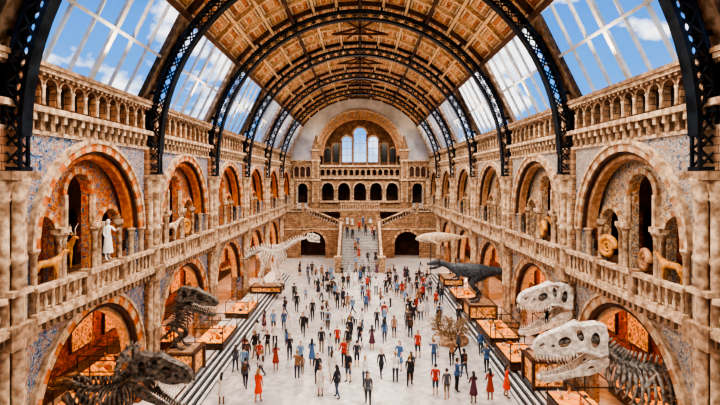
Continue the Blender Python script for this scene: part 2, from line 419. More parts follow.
for S, sx in (('L', 1), ('R', -1)):
    nm = 'left' if S == 'L' else 'right'
    w = empty('wall_'+nm)
    me = side_bay(S).mesh('arcade_bay_'+nm); pm = pier_mesh(S).mesh('pier_'+nm)
    for i in range(NB):
        put(me, 'arcade_bay_%d' % (i+1), w, (0, Y0+BAY*i, 0), sc=(sx,1,1))
    for i in range(NB+1):
        put(pm, 'pier_%d' % (i+1), w, (0, Y0+BAY*i, 0), sc=(sx,1,1))
mb = MB(lambda u, w, z: (u, Y0-w, z))
mb.archwall(-17.2, 17.2, 0, 27, 0, 0.8, [(-7.5,1.6,0,3.5),(0,2.4,0,4.5),(7.5,1.6,0,3.5)], BACKST)
for c, r in ((-7.5,1.6),(7.5,1.6),(0,2.4)):
    mb.ring(c, 3.5 if c else 4.5, r, r+0.4, -0.12, 0.05, TRIM['R'], 19, PALE)
    mb.box(c-r, c+r, 0.6, 0.75, 0, 7.0, WOOD)
mb.box(-17.2, 17.2, -0.2, 0, 6.9, 7.2, PALE)
mb.obj('wall_front')
mb = MB(); mb.box(-17.2, 17.2, Y0-0.8, YB+4.6, -0.2, 0, FLOORM); mb.obj('floor')

# ------------------------------------------------------------------ ribs
mb = MB()
def arcpt(r, a, y): return (r*cos(a), y, ZC+r*sin(a))
nseg = 44; RO, RI = 12.0, 11.38
for y in (-0.2, 0.2):
    for r, hh in ((RO, 0.13), (RI, 0.13)):
        for i in range(nseg):
            a, b2 = pi*i/nseg, pi*(i+1)/nseg
            m_ = (a+b2)/2
            mb.beam(arcpt(r,a,y), arcpt(r,b2,y), 0.1, hh, IRON, up=(cos(m_),0,sin(m_)))
    for i in range(nseg):
        a, b2 = pi*i/nseg, pi*(i+1)/nseg
        mb.beam(arcpt(RO,a,y), arcpt(RI,b2,y), 0.05, 0.08, IRON, up=(0,1,0))
        mb.beam(arcpt(RI,a,y), arcpt(RO,b2,y), 0.05, 0.08, IRON, up=(0,1,0))
for i in range(nseg+1):
    a = pi*i/nseg
    for r in (RO, RI):
        mb.beam(arcpt(r,a,-0.2), arcpt(r,a,0.2), 0.08, 0.08, IRON)
    if i % 4 == 0:
        mb.beam(arcpt(RO,a,0), arcpt(12.4,a,0), 0.2, 0.2, IRON, up=(0,1,0))
for i in range(nseg):
    a, b2 = pi*i/nseg, pi*(i+1)/nseg; m_ = (a+b2)/2
    mb.beam(arcpt(RO+0.07,a,0), arcpt(RO+0.07,b2,0), 0.5, 0.05, IRON, up=(cos(m_),0,sin(m_)))
    mb.beam(arcpt(RI-0.07,a,0), arcpt(RI-0.07,b2,0), 0.5, 0.05, IRON, up=(cos(m_),0,sin(m_)))
ribm = mb.mesh('iron_arch_rib')
for i in range(1, NB):
    put(ribm, 'iron_arch_rib', None, (0, Y0+BAY*i, 0))

# ------------------------------------------------------------------ vaulted ceiling + skylights
A0 = radians(38.5); A1 = pi-A0; NA = 12; NM = 4
mb = MB()
for i in range(NA):
    a, b2 = A0+(A1-A0)*i/NA, A0+(A1-A0)*(i+1)/NA
    for j in range(NM):
        u0, u1 = BAY*j/NM, BAY*(j+1)/NM
        def pan(f, e, R0, R1, mt):
            ia, ib = a+(b2-a)*f, a+(b2-a)*(1-f); v0, v1 = u0+e, u1-e
            vs = [arcpt(R0,ia,v0), arcpt(R0,ib,v0), arcpt(R0,ib,v1), arcpt(R0,ia,v1),
                  arcpt(R1,ia,v0), arcpt(R1,ib,v0), arcpt(R1,ib,v1), arcpt(R1,ia,v1)]
            mb.add(vs, [(0,1,2,3),(0,4,5,1),(1,5,6,2),(2,6,7,3),(3,7,4,0)], mt)
        mb.add([arcpt(12.85,a,u0), arcpt(12.85,b2,u0), arcpt(12.85,b2,u1), arcpt(12.85,a,u1)], [(0,1,2,3)], WOOD)
        pan(0.10, 0.2, 12.78, 12.86, CREAM)
        pan(0.18, 0.34, 12.75, 12.79, WOOD)
        pan(0.21, 0.38, 12.73, 12.76, PANEL if (i+j) % 2 else PANEL2)
        pan(0.36, 0.70, 12.69, 12.74, CREAM)
        pan(0.40, 0.78, 12.67, 12.70, PANEL2 if (i+j) % 2 else PANEL)
for i in range(NA+1):
    a = A0+(A1-A0)*i/NA
    big = i in (0, NA)
    mb.beam(arcpt(12.64,a,0), arcpt(12.64,a,BAY), 0.34 if big else 0.22, 0.5 if big else 0.34, WOOD if i in (0,3,6,9,12) else TRIM2['L'], up=(cos(a),0,sin(a)))
for j in range(NM+1):
    for i in range(NA):
        a, b2 = A0+(A1-A0)*i/NA, A0+(A1-A0)*(i+1)/NA; m_ = (a+b2)/2
        mb.beam(arcpt(12.68,a,BAY*j/NM), arcpt(12.68,b2,BAY*j/NM), 0.4 if j in (0,NM) else 0.22, 0.3, TRIM2['L'] if j not in (0,NM) else WOOD, up=(cos(m_),0,sin(m_)))
u = BAY*0.5; zt = ZC+12.5; zb = ZC+11.85
mb.beam((-2.4, u, zb), (2.4, u, zb), 0.16, 0.18, WOOD)
mb.beam((0, u, zb), (0, u, zt), 0.16, 0.2, WOOD, up=(0,1,0))
for sg in (-1, 1):
    mb.beam((sg*2.6, u, zb-0.05), (0, u, zt-0.05), 0.14, 0.18, WOOD, up=(0,1,0))
    for q in (-1, 1):
        mb.beam((0, u, zt-0.2), (sg*1.2, u+q*2.4, zt-0.28), 0.14, 0.16, WOOD)
ceilm = mb.mesh('coffered_vault_bay')
ceil = empty('ceiling')
for i in range(NB): put(ceilm, 'vault_bay_%d' % (i+1), ceil, (0, Y0+BAY*i, 0))
mb = MB()
B = Vector((-12.35, 0, 16.4)); T = Vector((-RV*cos(A0), 0, ZC+RV*sin(A0)))
nrm = Vector((-(T-B).z, 0, (T-B).x)).normalized()
def sp(t, u): 
    p = B+(T-B)*t; return Vector((p.x, u, p.z))
mb.add([sp(0,0), sp(1,0), sp(1,BAY), sp(0,BAY)], [(0,1,2,3)], GLASS)
for u in (0.0, BAY): mb.beam(sp(0,u), sp(1,u), 1.3, 0.3, PALE, up=nrm)
for k in range(1, 6):
    u = 0.65+(BAY-1.3)*k/6; wd = 0.28 if k == 3 else 0.09
    mb.beam(sp(0,u), sp(1,u), wd, 0.16, FRAMEM, up=nrm)
for t, wd in ((0.0, 0.4), (0.5, 0.14), (1.0, 0.35)):
    mb.beam(sp(t,0), sp(t,BAY), wd, 0.2, FRAMEM, up=nrm)
skm = mb.mesh('skylight_bay')
for S, sx in (('L', 1), ('R', -1)):
    for i in range(NB):
        put(skm, 'window_%d' % (i+1+(NB if S == 'R' else 0)), None, (0, Y0+BAY*i, 0), sc=(sx,1,1))

# ------------------------------------------------------------------ end wall
mb = MB(lambda u, w, z: (u, YB+w, z))
mb.archwall(-17, 17, 0, 7.0, 0, 0.8, [(-7.2, 2.0, 0, 2.6), (0, 1.6, 0, 3.0), (7.2, 2.0, 0, 2.6)], BACKST)
ops = [(-9.9, 0.85, 8.0, 10.6), (0, 6.9, 7.0, 16.2), (9.9, 0.85, 8.0, 10.6)]
mb.archwall(-17, 17, 7.0, 27, 0, 0.9, ops, BACKPALE, 32)
mb.ring(0, 16.2, 6.9, 7.6, -0.25, 0.2, PALE2, 35, TRIM['R'])
mb.ring(0, 16.2, 6.3, 6.9, 0.2, 0.9, TRIM['R'], 32)
mb.ring(0, 16.2, 7.6, 7.9, -0.35, 0.2, PALE, 32)
for sg in (-1, 1):
    for (q0, q1, z0_, z1_) in ((8.3, 9.0, 7.0, 15.4), (10.8, 12, 7.0, 15.4), (9.0, 10.8, 11.6, 15.4)):
        mb.box(*sorted((sg*q0, sg*q1)), -0.05, 0, z0_, z1_, BACKST)
    mb.ring(sg*9.9, 10.6, 0.85, 1.15, -0.15, 0.1, TRIM['R'], 12, PALE)
    for q in (-1.05, 1.05): column(mb, sg*9.9+q, -0.15, 8.0, 10.6, 0.12, PALE, n=8)
    for cc in (8.9, 9.9, 10.9):
        mb.ring(sg*cc, 14.0, 0.36, 0.48, -0.15, 0.1, PALE, 12)
        mb.box(sg*cc-0.36, sg*cc+0.36, -0.07, 0.05, 12.6, 14.0, DARK)
        mb.ring(sg*cc, 14.0, 0.0, 0.36, -0.07, 0.05, DARK, 12)
    for q in (8.4, 9.4, 10.4, 11.4): column(mb, sg*q, -0.18, 12.4, 14.1, 0.09, PALE, n=8)
    mb.box(sg*7.6-0.7, sg*7.6+0.7, -0.6, 0.3, 7.0, 17.2, BACKST)
    for dz in (11.9, 15.2, 17.0): mb.box(sg*7.6-0.85, sg*7.6+0.85, -0.8, 0.3, dz, dz+0.3, PALE)
    for q in (-0.45, 0.45): column(mb, sg*7.6+q, -0.7, 12.3, 15.2, 0.12, PALE, n=8); column(mb, sg*7.6+q, -0.7, 8.2, 11.9, 0.12, PALE, n=8)
    mb.lathe((sg*7.6, -0.15, 17.3), [(0.8,0),(0.6,0.5),(0.25,1.6),(0.03,2.4)], 8, BACKST)
    mb.box(sg*9.9-2.3, sg*9.9+2.3, -0.3, 0.1, 11.9, 12.2, PALE)
    mb.box(sg*9.9-2.3, sg*9.9+2.3, -0.3, 0.1, 15.2, 15.5, PALE)
    mb.box(sg*7.2-2.35, sg*7.2+2.35, -0.1, 0, 0, 0.6, PALE2)
    mb.ring(sg*7.2, 2.6, 2.0, 2.4, -0.15, 0.1, TRIM['R'], 21, PALE)
WN = [(-2.35,0.85,15.2,18.9),(0,1.1,15.2,20.2),(2.35,0.85,15.2,18.9)]
CH = noise_mat('chamber_brown_plaster', (0.10,0.035,0.012), (0.26,0.12,0.055), 1.5)
mb.archwall(-7.5, 7.5, 14.6, 24, 3.0, 3.4, WN, CH, 14)
for c, hw, sl, spz in WN:
    mb.ring(c, spz, hw, hw+0.3, 2.85, 3.05, PALE, 12)
    mb.box(c-0.05, c+0.05, 3.1, 3.2, 15.2, spz+hw, FRAMEM)
    for q in range(1, 4): mb.box(c-hw, c+hw, 3.1, 3.2, 15.2+q*(spz-15.2)/3-0.04, 15.2+q*(spz-15.2)/3+0.04, FRAMEM)
for sg in (-1, 1):
    for c, z_ in ((4.3, 18.0), (5.8, 17.2)):
        mb.box(sg*c-0.5, sg*c+0.5, 2.92, 3.0, 15.2, z_, BLACK); mb.ring(sg*c, z_, 0, 0.5, 2.92, 3.0, BLACK, 10)  # black fill stands in for shade in the side window arches
        mb.ring(sg*c, z_, 0.5, 0.72, 2.85, 3.0, PALE, 12)
for u in (-6.6,-5.05,-3.5,-1.25,1.25,3.5,5.05,6.6):
    column(mb, u, 2.7, 14.6, 18.6 if abs(u) > 3 else 19.2, 0.18, PALE2)
mb.box(-7.5, -7.0, 0.9, 3.4, 7, 16.2, CH); mb.box(7.0, 7.5, 0.9, 3.4, 7, 16.2, CH)
mb.ring(0, 16.2, 7.0, 7.5, 0.9, 3.4, WOOD, 24)
for k in range(5):
    mb.ring(0, 16.2, 6.7, 7.0, 0.9+k*0.5, 1.1+k*0.5, CREAM if k % 2 == 0 else WOOD, 24)
for k in range(1, 8):
    a = pi*k/8; mb.box(6.6*cos(a)-0.12, 6.6*cos(a)+0.12, 0.9, 3.0, 16.2+6.6*sin(a)-0.12, 16.2+6.6*sin(a)+0.12, WOOD)
mb.box(-7, 7, 0.6, 5, 14.3, 14.6, PALE2)
mb.archwall(-7, 7, 7.0, 12.2, 0.9, 1.3, [(-5.6+2.8*i, 1.0, 8.4, 10.5) for i in range(5)], BACKST, 12)
for i in range(5):
    mb.ring(-5.6+2.8*i, 10.5, 1.0, 1.25, 0.75, 0.95, PALE, 12)
for i in range(6):
    for q in (-0.16, 0.16): column(mb, -7+2.8*i+q, 0.7, 8.4, 10.5, 0.13, PALE, n=8)
mb.box(-7, 7, 0.4, 1.3, 12.2, 12.5, PALE)
mb.box(-7, 7, 0.5, 1.3, 8.1, 8.4, PALE)
mb.archwall(-7, 7, 12.5, 14.3, 0.7, 1.0, [(-6.5+1.0*i, 0.33, 12.8, 13.5) for i in range(14)], PALE2, 8)
mb.box(-7, 7, 0.3, 1.3, 14.25, 14.6, PALE)
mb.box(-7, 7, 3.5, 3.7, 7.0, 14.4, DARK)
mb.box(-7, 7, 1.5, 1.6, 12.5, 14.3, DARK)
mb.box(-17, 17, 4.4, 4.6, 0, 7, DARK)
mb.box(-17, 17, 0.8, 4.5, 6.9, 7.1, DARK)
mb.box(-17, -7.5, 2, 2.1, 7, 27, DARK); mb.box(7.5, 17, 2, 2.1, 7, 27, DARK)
mb.obj('wall_back')

# ------------------------------------------------------------------ grand staircase
mb = MB()
YS = 60.0; rise = 0.17; run = 0.34; ns = 27; ZL = rise*ns; YL = YS+run*ns
for i in range(ns):
    mb.box(-2.6, 2.6, YS+run*i, YL+0.1, rise*i, rise*(i+1), TREAD)
    mb.box(-2.6, 2.6, YS+run*i-0.012, YS+run*i, rise*i, rise*(i+1)-0.08, DBONE)
for sg in (-1, 1):
    for i in range(ns):
        mb.box(sg*2.85-0.25, sg*2.85+0.25, YS+run*i, YS+run*(i+1)+0.001, 0, rise*(i+1)+0.15, BACKST)
        mb.lathe((sg*2.85, YS+run*(i+0.5), rise*(i+1)+0.15), [(0.09,0),(0.05,0.1),(0.085,0.35),(0.05,0.6),(0.08,0.75)], 6, PALE)
    mb.beam((sg*2.85, YS, 1.05+rise), (sg*2.85, YL, 1.05+ZL), 0.36, 0.2, PALE)
    mb.box(sg*2.85-0.4, sg*2.85+0.4, YS-0.7, YS, 0, 1.9, PALE2)
    mb.box(sg*2.85-0.48, sg*2.85+0.48, YS-0.78, YS+0.08, 1.9, 2.1, PALE)
    mb.box(sg*2.85-0.4, sg*2.85+0.4, YL, YL+0.8, 0, ZL+1.6, PALE2)
mb.box(-3.2, 3.2, YL, YL+4.4, 0, ZL, BACKST)
mb.box(-3.2, 3.2, YL+4.2, YL+4.5, ZL, 7.05, BACKST)
YF0, YF1 = YL+1.6, YL+4.2
n2 = 14
for sg in (-1, 1):
    for i in range(n2):
        x0 = 3.2+0.4*i
        xa, xb = sorted((sg*x0, sg*8.8))
        mb.box(xa, xb, YF0, YF1, ZL+rise*i, ZL+rise*(i+1), TREAD)
        mb.box(*sorted((sg*x0, sg*(x0+0.4))), YF0-0.3, YF0, ZL, ZL+rise*(i+1)+0.2, BACKST)
        mb.lathe((sg*(x0+0.2), YF0-0.15, ZL+rise*(i+1)+0.2), [(0.09,0),(0.05,0.1),(0.085,0.3),(0.05,0.5),(0.08,0.7)], 6, PALE)
    mb.beam((sg*3.2, YF0-0.15, ZL+1.1), (sg*8.8, YF0-0.15, ZL+rise*n2+1.1), 0.36, 0.2, PALE)
    m2 = MB(lambda u, w, z, sg=sg: (sg*u, YF0-0.3+w, z))
    m2.archwall(3.2, 11.9, 0, ZL, 0, 0.3, [(7.2, 1.9, 0, 2.2)], BACKST)
    m2.ring(7.2, 2.2, 1.9, 2.3, -0.12, 0.05, TRIM['R'], 19, PALE)
    m2.box(3.0, 11.9, -0.12, 0, ZL-0.25, ZL, PALE)
    m2.box(8.8, 11.9, 0, 0.3, ZL, 7.05, BACKST)
    m2.box(8.8, 11.9, 0, 7.4, 6.9, 7.1, PALE2)
    balustrade(m2, 8.8, 11.8, 0.15, 7.1, PALE)
    m2.box(8.5, 9.0, -0.1, 0.4, ZL, 8.5, PALE2)
    m2.box(3.2, 11.9, 3.2, 3.3, 0, ZL, DARK)
    mb.merge(m2)
mb.box(-11.9, 11.9, YL+4.5, YB, 6.9, 7.1, PALE2)
m2 = MB(lambda u, w, z: (u, YL+4.6+w, z)); balustrade(m2, -3.2, 3.2, 0, 7.1, PALE); mb.merge(m2)
mb.obj('grand_staircase')

# ------------------------------------------------------------------ side display platforms
for sg in (-1, 1):
    mb = MB()
    for k in range(4):
        x0 = 8.5+0.3*k
        mb.box(*sorted((sg*x0, sg*11.2)), 6, 57, 0.16*k, 0.16*k+0.12, BLACK)
        mb.box(*sorted((sg*(x0-0.02), sg*11.2)), 6, 57, 0.16*k+0.12, 0.16*(k+1), WHITE)
        mb.box(*sorted((sg*(x0+0.15), sg*(x0+0.28))), 6, 57, 0.16*(k+1), 0.16*(k+1)+0.004, BLACK)
    mb.obj('stepped_display_platform')

# ------------------------------------------------------------------ display cases
def display_case(loc, sx, sy, h, rotz=0, name='display_case', glass=True):
    mb = MB(); rg = random.Random(int(loc[0]*31+loc[1]*17))
    if not glass:
        mb.box(-sx/2, sx/2, -sy/2, sy/2, 0, 0.2, BLACK)
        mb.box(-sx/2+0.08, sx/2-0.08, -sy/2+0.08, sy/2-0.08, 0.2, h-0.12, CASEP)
        for a in (-1, 1):
            for b2 in (-1, 1):
                mb.box(a*sx/2-0.08, a*sx/2+0.08, b2*sy/2-0.08, b2*sy/2+0.08, 0, h, WOOD)
        mb.box(-sx/2-0.1, sx/2+0.1, -sy/2-0.1, sy/2+0.1, h-0.12, h, WOOD)
        mb.box(-sx/2+0.15, sx/2-0.15, -sy/2+0.15, sy/2-0.15, h, h+0.03, PALE2)
        return mb.obj('exhibit_plinth', None, loc, (0, 0, rotz))
    hb = h*0.45; ht = h+0.45
    mb.box(-sx/2, sx/2, -sy/2, sy/2, 0, hb, WOOD)
    mb.box(-sx/2-0.06, sx/2+0.06, -sy/2-0.06, sy/2+0.06, hb-0.08, hb, BLACK)
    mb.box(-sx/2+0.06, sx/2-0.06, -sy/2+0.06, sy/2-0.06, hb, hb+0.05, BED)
    for _ in range(16):
        x, y = rg.uniform(-sx/2+0.3, sx/2-0.3), rg.uniform(-sy/2+0.3, sy/2-0.3); r = rg.uniform(.1,.24)
        mt_ = rg.choice((BONE, GOLD, TRIM['L'], TBONE, SLATE))
        if rg.random() < 0.5: mb.ell((x, y, hb+0.05+r*0.6), (r, r*rg.uniform(.5,1), r*0.7), mt_, 8, 6)
        else: mb.tube([(x,y,hb+0.05),(x+rg.uniform(-.1,.1),y,hb+0.05+r),(x+rg.uniform(-.2,.2),y+rg.uniform(-.2,.2),hb+0.05+r*2.2)], [r*0.5,r*0.3,0.02], 6, mt_)
    for a in (-1, 1):
        for b2 in (-1, 1):
            mb.box(a*(sx/2-0.03)-0.025, a*(sx/2-0.03)+0.025, b2*(sy/2-0.03)-0.025, b2*(sy/2-0.03)+0.025, hb, ht, BLACK)
        mb.box(a*(sx/2-0.03)-0.025, a*(sx/2-0.03)+0.025, -sy/2, sy/2, ht-0.04, ht, BLACK)
        mb.box(-sx/2, sx/2, a*(sy/2-0.03)-0.025, a*(sy/2-0.03)+0.025, ht-0.04, ht, BLACK)
        mb.add([(a*sx/2,-sy/2,hb),(a*sx/2,sy/2,hb),(a*sx/2,sy/2,ht),(a*sx/2,-sy/2,ht)], [(0,1,2,3)], GLASS)
    mb.box(-sx/2, sx/2, -0.02, 0.02, ht-0.04, ht, BLACK)
    mb.add([(-sx/2,-sy/2,ht),(sx/2,-sy/2,ht),(sx/2,sy/2,ht),(-sx/2,sy/2,ht)], [(0,1,2,3)], GLASS)
    return mb.obj(name, None, loc, (0, 0, rotz))
P0 = 0.64
display_case((-10.3, 27.0, P0), 1.7, 1.8, 1.5, glass=False)
display_case((-9.4, 46.8, P0), 3.0, 1.8, 0.7, glass=False)
display_case((9.95, 38.4, P0), 2.2, 2.4, 1.2, glass=False)
display_case((10.2, 25.6, P0), 1.7, 1.6, 1.6, glass=False)
display_case((9.95, 50.5, P0), 2.0, 3.0, 0.8, glass=False)
display_case((10.2, 20.0, P0), 1.9, 5.6, 1.9)
display_case((9.95, 33.6, P0), 2.0, 4.0, 1.1)
display_case((9.95, 29.0, P0), 2.0, 3.2, 1.1)
display_case((9.95, 44.5, P0), 2.0, 3.6, 0.9)
display_case((-10.1, 32.5, P0), 1.9, 3.6, 1.0)
display_case((-10.1, 39.5, P0), 1.9, 3.6, 0.9)
for x, y in ((-14.2, 24.6), (-15.3, 28.4), (-14.5, 34), (15.3, 24.5), (14.5, 34)):
    display_case((x, y, 0), 2.4, 3.2, 1.3)

# ------------------------------------------------------------------ animals (models)
def theropod(name, mat, loc, rotz, sc, neck=0.6):
    mb = MB()
    V = [(0,0,2.1),(0.6,0,2.15),(1.3,0,2.25),(1.8,0,2.25+0.35*neck),(2.15,0,2.3+0.85*neck),(2.5,0,2.35+1.0*neck),(2.85,0,2.33+0.95*neck),(3.35,0,2.3+0.8*neck),
         (-0.8,0,2.1),(-1.8,0,2.1),(-2.9,0,2.15),(-4.0,0,2.3)]
    R = [0.5,0.56,0.46,0.28,0.22,(0.2,0.26),(0.16,0.2),(0.09,0.1),0.4,0.24,0.13,0.04]
    V = [Vector(v) for v in V]
    E = [(0,1),(1,2),(2,3),(3,4),(4,5),(5,6),(6,7),(0,8),(8,9),(9,10),(10,11)]
    for sg in (-1, 1):
        b0 = len(V)
        V += [Vector((0.05,sg*0.36,1.85)), Vector((0.5,sg*0.42,1.25)), Vector((-0.15,sg*0.42,0.62)), Vector((0.02,sg*0.42,0.14)), Vector((0.42,sg*0.44,0.07))]
        R += [0.34,0.22,0.11,0.1,0.07]
        E += [(0,b0),(b0,b0+1),(b0+1,b0+2),(b0+2,b0+3),(b0+3,b0+4)]
        b1 = len(V)
        sh = V[2]
        V += [sh+Vector((0.1,sg*0.34,-0.3)), sh+Vector((0.05,sg*0.42,-0.62)), sh+Vector((0.35,sg*0.4,-0.72))]
        R += [0.12,0.08,0.05]; E += [(2,b1),(b1,b1+1),(b1+1,b1+2)]
    vs, fs = skin([tuple(v) for v in V], E, R, 2)
    mb.add(vs, fs, mat, True)
    h = V[5]
    mb.tube([h+Vector((0.0,0,-0.16)), h+Vector((0.35,0,-0.33)), h+Vector((0.75,0,-0.42)), h+Vector((0.85,0,-0.42))], [0.12,0.1,0.07,0.03], 8, mat)
    mb.tube([h+Vector((0.1,0,0.02)), h+Vector((0.45,0,0.02)), h+Vector((0.85,0,-0.08)), h+Vector((0.95,0,-0.12))], [0.2,0.17,0.11,0.04], 10, mat)
    for i in range(7):
        t = i/6; 
        for sg in (-1, 1):
            p = h+Vector((0.3+0.58*t, sg*(0.13-0.08*t), -0.12-0.08*t)); mb.tube([p, p+Vector((0,0,-0.1))], [0.022,0.003], 5, BONE)
            p = h+Vector((0.25+0.52*t, sg*(0.08-0.04*t), -0.22-0.12*t)); mb.tube([p, p+Vector((0,0,0.08))], [0.018,0.003], 5, BONE)
    for sg in (-1, 1):
        mb.ell(h+Vector((0.2,sg*0.16,0.12)), (0.045,0.03,0.045), GOLD, 8, 6)
        mb.ell(h+Vector((0.2,sg*0.13,0.19)), (0.12,0.05,0.04), mat, 8, 6)
        for k in (-1, 0, 1):
            mb.tube([(0.1,sg*0.42,0.1), (0.35,sg*0.42+k*0.12,0.07), (0.58,sg*0.42+k*0.2,0.03)], [0.07,0.05,0.015], 6, mat)
        hd_ = V[2]+Vector((0.35,sg*0.4,-0.72))
        for k in (-1, 1): mb.tube([hd_, hd_+Vector((0.12,k*0.04,-0.08))], [0.03,0.005], 5, mat)
    return mb.obj(name, None, loc, (0,0,rotz), sc)

UP = [(0.0,0.10),(0.0,0.24),(-0.03,0.36),(0.0,0.47),(0.08,0.50),(0.2,0.49),(0.3,0.47),(0.38,0.50),(0.46,0.48),(0.55,0.43),(0.68,0.385),(0.8,0.34),(0.9,0.29),(0.97,0.22),(1.0,0.13),(0.98,0.07),(0.92,0.05),(0.82,0.055),(0.7,0.03),(0.6,0.03),(0.5,0.06),(0.4,0.11),(0.3,0.12),(0.2,0.08),(0.1,0.03),(0.03,0.03)]
UH = [ellpts(0.345,0.34,0.05,0.09,10,-0.25), ellpts(0.565,0.24,0.10,0.075,12,-0.45), ellpts(0.885,0.19,0.045,0.03,8,-0.4), ellpts(0.15,0.28,0.065,0.115,10,0.15), ellpts(0.73,0.18,0.03,0.03,8)]
LJ = [(0.0,0.02),(0.08,0.05),(0.2,0.06),(0.32,0.03),(0.5,-0.02),(0.7,-0.03),(0.88,-0.02),(0.97,0.0),(0.98,-0.06),(0.92,-0.11),(0.75,-0.12),(0.5,-0.12),(0.32,-0.14),(0.15,-0.12),(0.02,-0.06)]
LH = [ellpts(0.26,-0.04,0.05,0.025,8,-0.1)]
def rex_skull(mb, T, L, open_=0.35, mat=BONE, tm=None):
    tm = tm or mat
    loc = MB(lambda x, y, z: T @ Vector((x*L, y*L, z*L)))
    yf = lambda sg: (lambda x, z: sg*(0.05+0.15*(1-x))*(1-0.5*max(0, z)/0.5))
    for sg in (-1, 1):
        loc.plate(UP, UH, yf(sg), 0.03, mat)
        c_, s_ = cos(-open_), sin(-open_)
        def rot(p): x, z = p[0]-0.03, p[1]; return (0.03+x*c_-z*s_, x*s_+z*c_-0.0)
        loc.plate([rot(p) for p in LJ], [[rot(p) for p in h] for h in LH], (lambda x, z, sg=sg: sg*(0.045+0.15*(1-min(1,x)))*0.9), 0.03, mat)
        for i in range(13):
            t = i/12; x = 0.42+0.54*t; ln = 0.085 if i % 3 else 0.11
            y = sg*(0.05+0.15*(1-x)); z = 0.09-0.06*min(1, t*2.5)+0.03*max(0, t-0.5)
            loc.tube([(x,y,z),(x-0.004,y,z-ln*0.6),(x-0.02,y,z-ln)], [0.017,0.012,0.002], 5, tm)
            x2 = 0.4+0.55*t; p = rot((x2, 0.0 if t > 0.85 else -0.015)); q = rot((x2-0.01, 0.07 if i % 2 else 0.055))
            yy = sg*(0.045+0.15*(1-x2))*0.9
            loc.tube([(p[0],yy,p[1]),(q[0],yy,q[1])], [0.014,0.002], 5, tm)
        loc.tube([(0.28,sg*0.11,0.44),(0.36,sg*0.10,0.49),(0.45,sg*0.09,0.47)], [0.02,0.035,0.015], 6, mat)
        loc.tube([(0.02,sg*0.2,0.1),(0.12,sg*0.21,0.08),(0.3,sg*0.17,0.14),(0.44,sg*0.14,0.12)], [0.02,0.03,0.03,0.015], 6, mat)
        loc.tube([(0.44,sg*0.11,0.1),(0.43,sg*0.1,0.25),(0.44,sg*0.08,0.42)], [0.018,0.02,0.02], 6, mat)
        loc.tube([(0.24,sg*0.15,0.12),(0.25,sg*0.13,0.3),(0.27,sg*0.1,0.45)], [0.018,0.02,0.02], 6, mat)
    # inner braincase / palate gives the skull openings a dark backing
    loc.tube([(0.02,0,0.25),(0.25,0,0.3),(0.5,0,0.24),(0.8,0,0.16)], [0.09,0.07,0.05,0.03], 8, DBONE if mat is BONE else mat)
    top = UP[3:15]; f = yf(1); vs = []
    for x, z in top: y = f(x, z); vs += [(x,-y,z),(x,0,z+0.02),(x,y,z)]
    fs = []
    for i in range(len(top)-1):
        a = i*3; fs += [(a,a+1,a+4,a+3),(a+1,a+2,a+5,a+4)]
    loc.add(vs, fs, mat, True)
    loc.add([(x,y,z-0.03) for x,y,z in vs], fs, mat, True)
    loc.box(-0.03,0.0,-0.1,0.1,0.2,0.47,mat)
    x, z = 0.03+0.93*cos(open_), -0.93*sin(open_)
    loc.ell((x,0,z-0.04),(0.05,0.06,0.05),mat,8,6)
    mb.merge(loc)

def bez(pts, n):
    P = [Vector(p) for p in pts]; P = [2*P[0]-P[1]]+P+[2*P[-1]-P[-2]]; out = []
    segs = len(P)-3
    for i in range(n+1):
        t = i/n*segs; k = min(int(t), segs-1); t -= k
        a, b2, c, d = P[k:k+4]
        out.append(0.5*((2*b2)+(c-a)*t+(2*a-5*b2+4*c-d)*t*t+(3*b2-a-3*c+d)*t**3))
    return out
def vertebrae(mb, pts, rf, mat, spine=1.6):
    k = len(pts)
    for i in range(k-1):
        p, q = pts[i], pts[i+1]; r = rf(i/(k-1)); d = q-p
        mb.tube([p+d*0.05, p+d*0.25, p+d*0.6, p+d*0.95], [r*1.05, r*0.75, r*0.75, r*1.05], 7, mat)
        side = d.cross(Vector((0,0,1))).normalized() if d.cross(Vector((0,0,1))).length > 1e-4 else Vector((0,1,0))
        up = side.cross(d).normalized()
        m_ = p+d*0.4
        mb.tube([m_+up*r*0.5, m_+up*r*(1+spine)-d*0.2], [r*0.4, r*0.22], 5, mat)
        for sg in (-1,1): mb.tube([m_+side*sg*r*0.5, m_+side*sg*r*1.9+up*r*0.3], [r*0.3, r*0.15], 5, mat)
def ribs(mb, pts, i0, i1, wmax, depth, mat, r=0.045):
    for i in range(i0, i1+1):
        p = pts[i]; d = (pts[i+1]-pts[i-1]).normalized()
        side = d.cross(Vector((0,0,1))).normalized(); up = side.cross(d).normalized()
        t = (i-i0)/max(1, i1-i0); s_ = 0.6+0.4*sin(pi*min(1, t*0.9+0.1))
        for sg in (-1,1):
            P = []
            for k in range(7):
                a = k/6*pi*0.85
                P.append(p+side*sg*wmax*s_*sin(a)*1.0-up*depth*s_*(1-cos(a))/1.9-d*0.15*k/6)
            mb.tube(P, [r,r,r,r*0.9,r*0.8,r*0.7,r*0.5], 5, mat)
def limb(mb, pts, r, mat):
    for i in range(len(pts)-1):
        p, q = Vector(pts[i]), Vector(pts[i+1]); d = q-p; rr = r*(1-0.18*i)
        mb.tube([p, p+d*0.12, p+d*0.3, p+d*0.7, p+d*0.88, q], [rr*0.9, rr*1.35, rr*0.75, rr*0.75, rr*1.25, rr*0.8], 7, mat)

